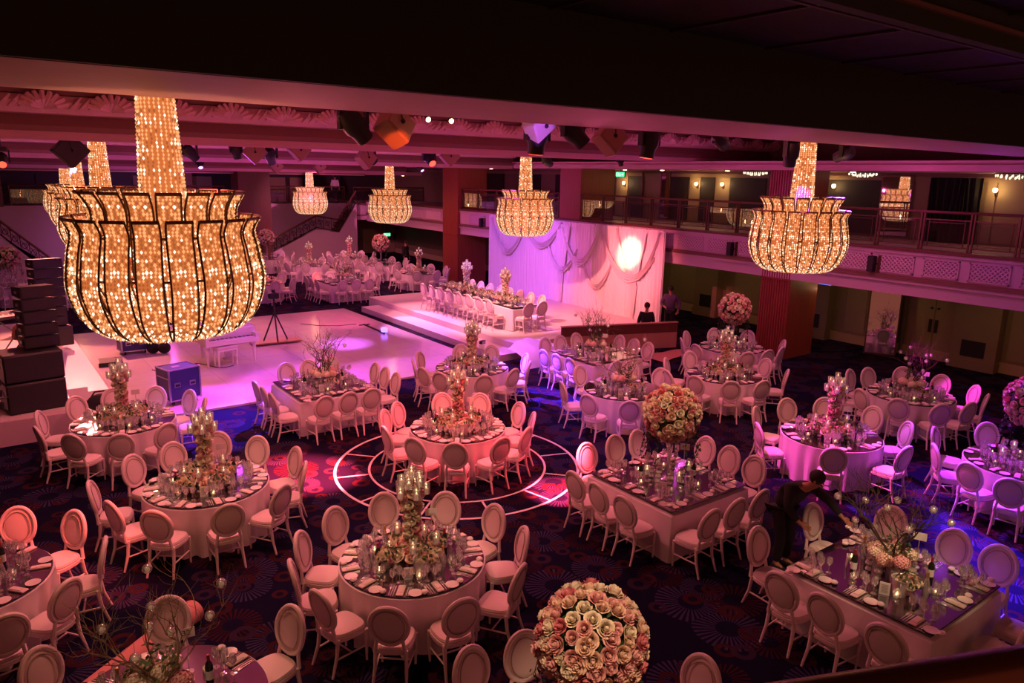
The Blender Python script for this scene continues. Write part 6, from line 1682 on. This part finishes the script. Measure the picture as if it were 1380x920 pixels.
    for s_ in (-1, 1): q.ball(tuple(hc + fwd * 0.088 + sd * s_ * 0.032 + hd * 0.012), 0.011, 6, 4)
    q.ball(tuple(hc + fwd * 0.092 - hd * 0.055), 0.02, 8, 4, (1.2, .5, .35)); q.build('face_features', 'hair', r)
    # clothes
    K = ['pelvis', 'waist', 'chest', 'neckb', 'shL', 'shR']
    nb = P['chest'].lerp(P['neck'], 0.7)
    J2 = [(P['pelvis'], (.185, .15)), (P['waist'], (.175, .15)), (P['chest'], (.20, .16)), (nb, (.09, .085)), (P['shL'], .09), (P['shR'], .09)]
    E2 = [(0, 1), (1, 2), (2, 3), (2, 4), (2, 5)]
    if sleeves:
        for s_, k in (('L', 4), ('R', 5)):
            i0 = len(J2); J2 += [(P['el' + s_], .065), (P['wr' + s_].lerp(P['el' + s_], 0.1), .045)]; E2 += [(k, i0), (i0, i0 + 1)]
    skin_mesh('top', J2, E2, top, r)
    J3 = [(P['pelvis'] + Vector((0, 0, 0.03)), (.165, .125)), (P['hiL'], .10), (P['knL'], .075), (P['anL'] + Vector((0, 0, 0.02)), .06), (P['hiR'], .10), (P['knR'], .075), (P['anR'] + Vector((0, 0, 0.02)), .06)]
    skin_mesh('trousers', J3, [(0, 1), (1, 2), (2, 3), (0, 4), (4, 5), (5, 6)], legs, r)
    for s_ in ('L', 'R'):
        q = MB(); a_, t_ = P['an' + s_], P['to' + s_]; m_ = (a_ + t_) / 2; q.tube([(a_.x, a_.y + 0.05, 0.05 + a_.z - 0.09), (m_.x, m_.y, 0.05 + a_.z - 0.09), (t_.x, t_.y - 0.03, 0.04 + a_.z - 0.09)], [0.045, 0.048, 0.035], 8); q.build('shoe', 'keyblack', r)
    return r
# man in a sleeveless vest, back to the viewer, on the band stage
p = at(48, 522, 0.55)
person((p.x - 0.05, p.y, 0.55), R(170), dict(elL=(-0.27, 0.05, 1.14), wrL=(-0.28, -0.05, 0.9), haL=(-0.28, -0.07, 0.82), elR=(0.25, -0.06, 1.15), wrR=(0.16, -0.28, 1.05), haR=(0.13, -0.35, 1.05)),
       'person in a dark sleeveless vest, back turned, behind the speaker stack', 'vest', 'suit', False)
p = at(6, 462, 0.55)
person((p.x - 0.32, p.y, 0.55), R(80), dict(knL=(-0.10, -0.2, 0.52), anL=(-0.10, -0.12, 0.1)), 'person in black shorts half cut off by the picture edge on the band stage', 'suit', 'suit', False)
# waiter behind the timber screen and a seated companion
p = at(888, 448, 0.4)
person((19.3, 17.0, 0.0), R(-60), dict(elL=(-0.3, -0.02, 1.16), wrL=(-0.16, -0.2, 1.08), haL=(-0.1, -0.25, 1.06), elR=(0.34, 0.02, 1.2), wrR=(0.3, -0.12, 0.96), haR=(0.28, -0.15, 0.9)),
       'waiter standing in a purple waistcoat behind the timber screen', 'waistcoat', 'suit', True)
person((17.9, 16.75, -0.42), R(-40), dict(pelvis=(0, 0.05, 0.9), hiL=(-.09, .05, .88), hiR=(.09, .05, .88), knL=(-.12, -.38, .88), knR=(.12, -.38, .88), anL=(-.12, -.36, .51), anR=(.12, -.36, .51), toL=(-.12, -.5, .46), toR=(.12, -.5, .46)),
       'person in black seated low behind the timber screen, only head and shoulders showing', 'suit', 'suit', True)
# waiter bending over the near square table
wx, wy = at(1062, 772, 0).x, at(1062, 772, 0).y
to_t = math.atan2(SQ2C[1] - wy, SQ2C[0] - wx)
person((wx + 0.05, wy + 0.15, 0), to_t + pi / 2 + 0.1, dict(pelvis=(0, 0.10, 0.93), waist=(0.0, 0.03, 1.05), chest=(0.03, -0.13, 1.20), neck=(0.05, -0.26, 1.33), chin=(0.06, -0.33, 1.38), head=(0.07, -0.37, 1.46), crown=(0.07, -0.39, 1.54), look=(0.2, -0.8, -0.7),
       shL=(-0.14, -0.12, 1.29), elL=(-0.21, -0.16, 1.02), wrL=(-0.14, -0.32, 0.86), haL=(-0.11, -0.38, 0.83), shR=(0.20, -0.17, 1.28), elR=(0.28, -0.42, 1.15), wrR=(0.30, -0.64, 0.98), haR=(0.31, -0.71, 0.94), hiL=(-.09, .08, .88), hiR=(.09, .08, .88)),
       'waiter in black bending over the twig table to adjust the setting', 'suit', 'suit', True)
# onlookers on the far balcony and a cook below
p = on_y(43.9, 452, 262)
person((p.x, 43.9, 3.5), R(-10), {}, 'dark-haired person standing on the far balcony above the staircase', 'shirt', 'suit').scale = (0.93, 0.93, 0.93)
p = at(548, 372, 0)
person((p.x + 0.6, p.y + 1.2, 0), R(30), {}, 'person in black standing in the far doorway', 'suit', 'suit')
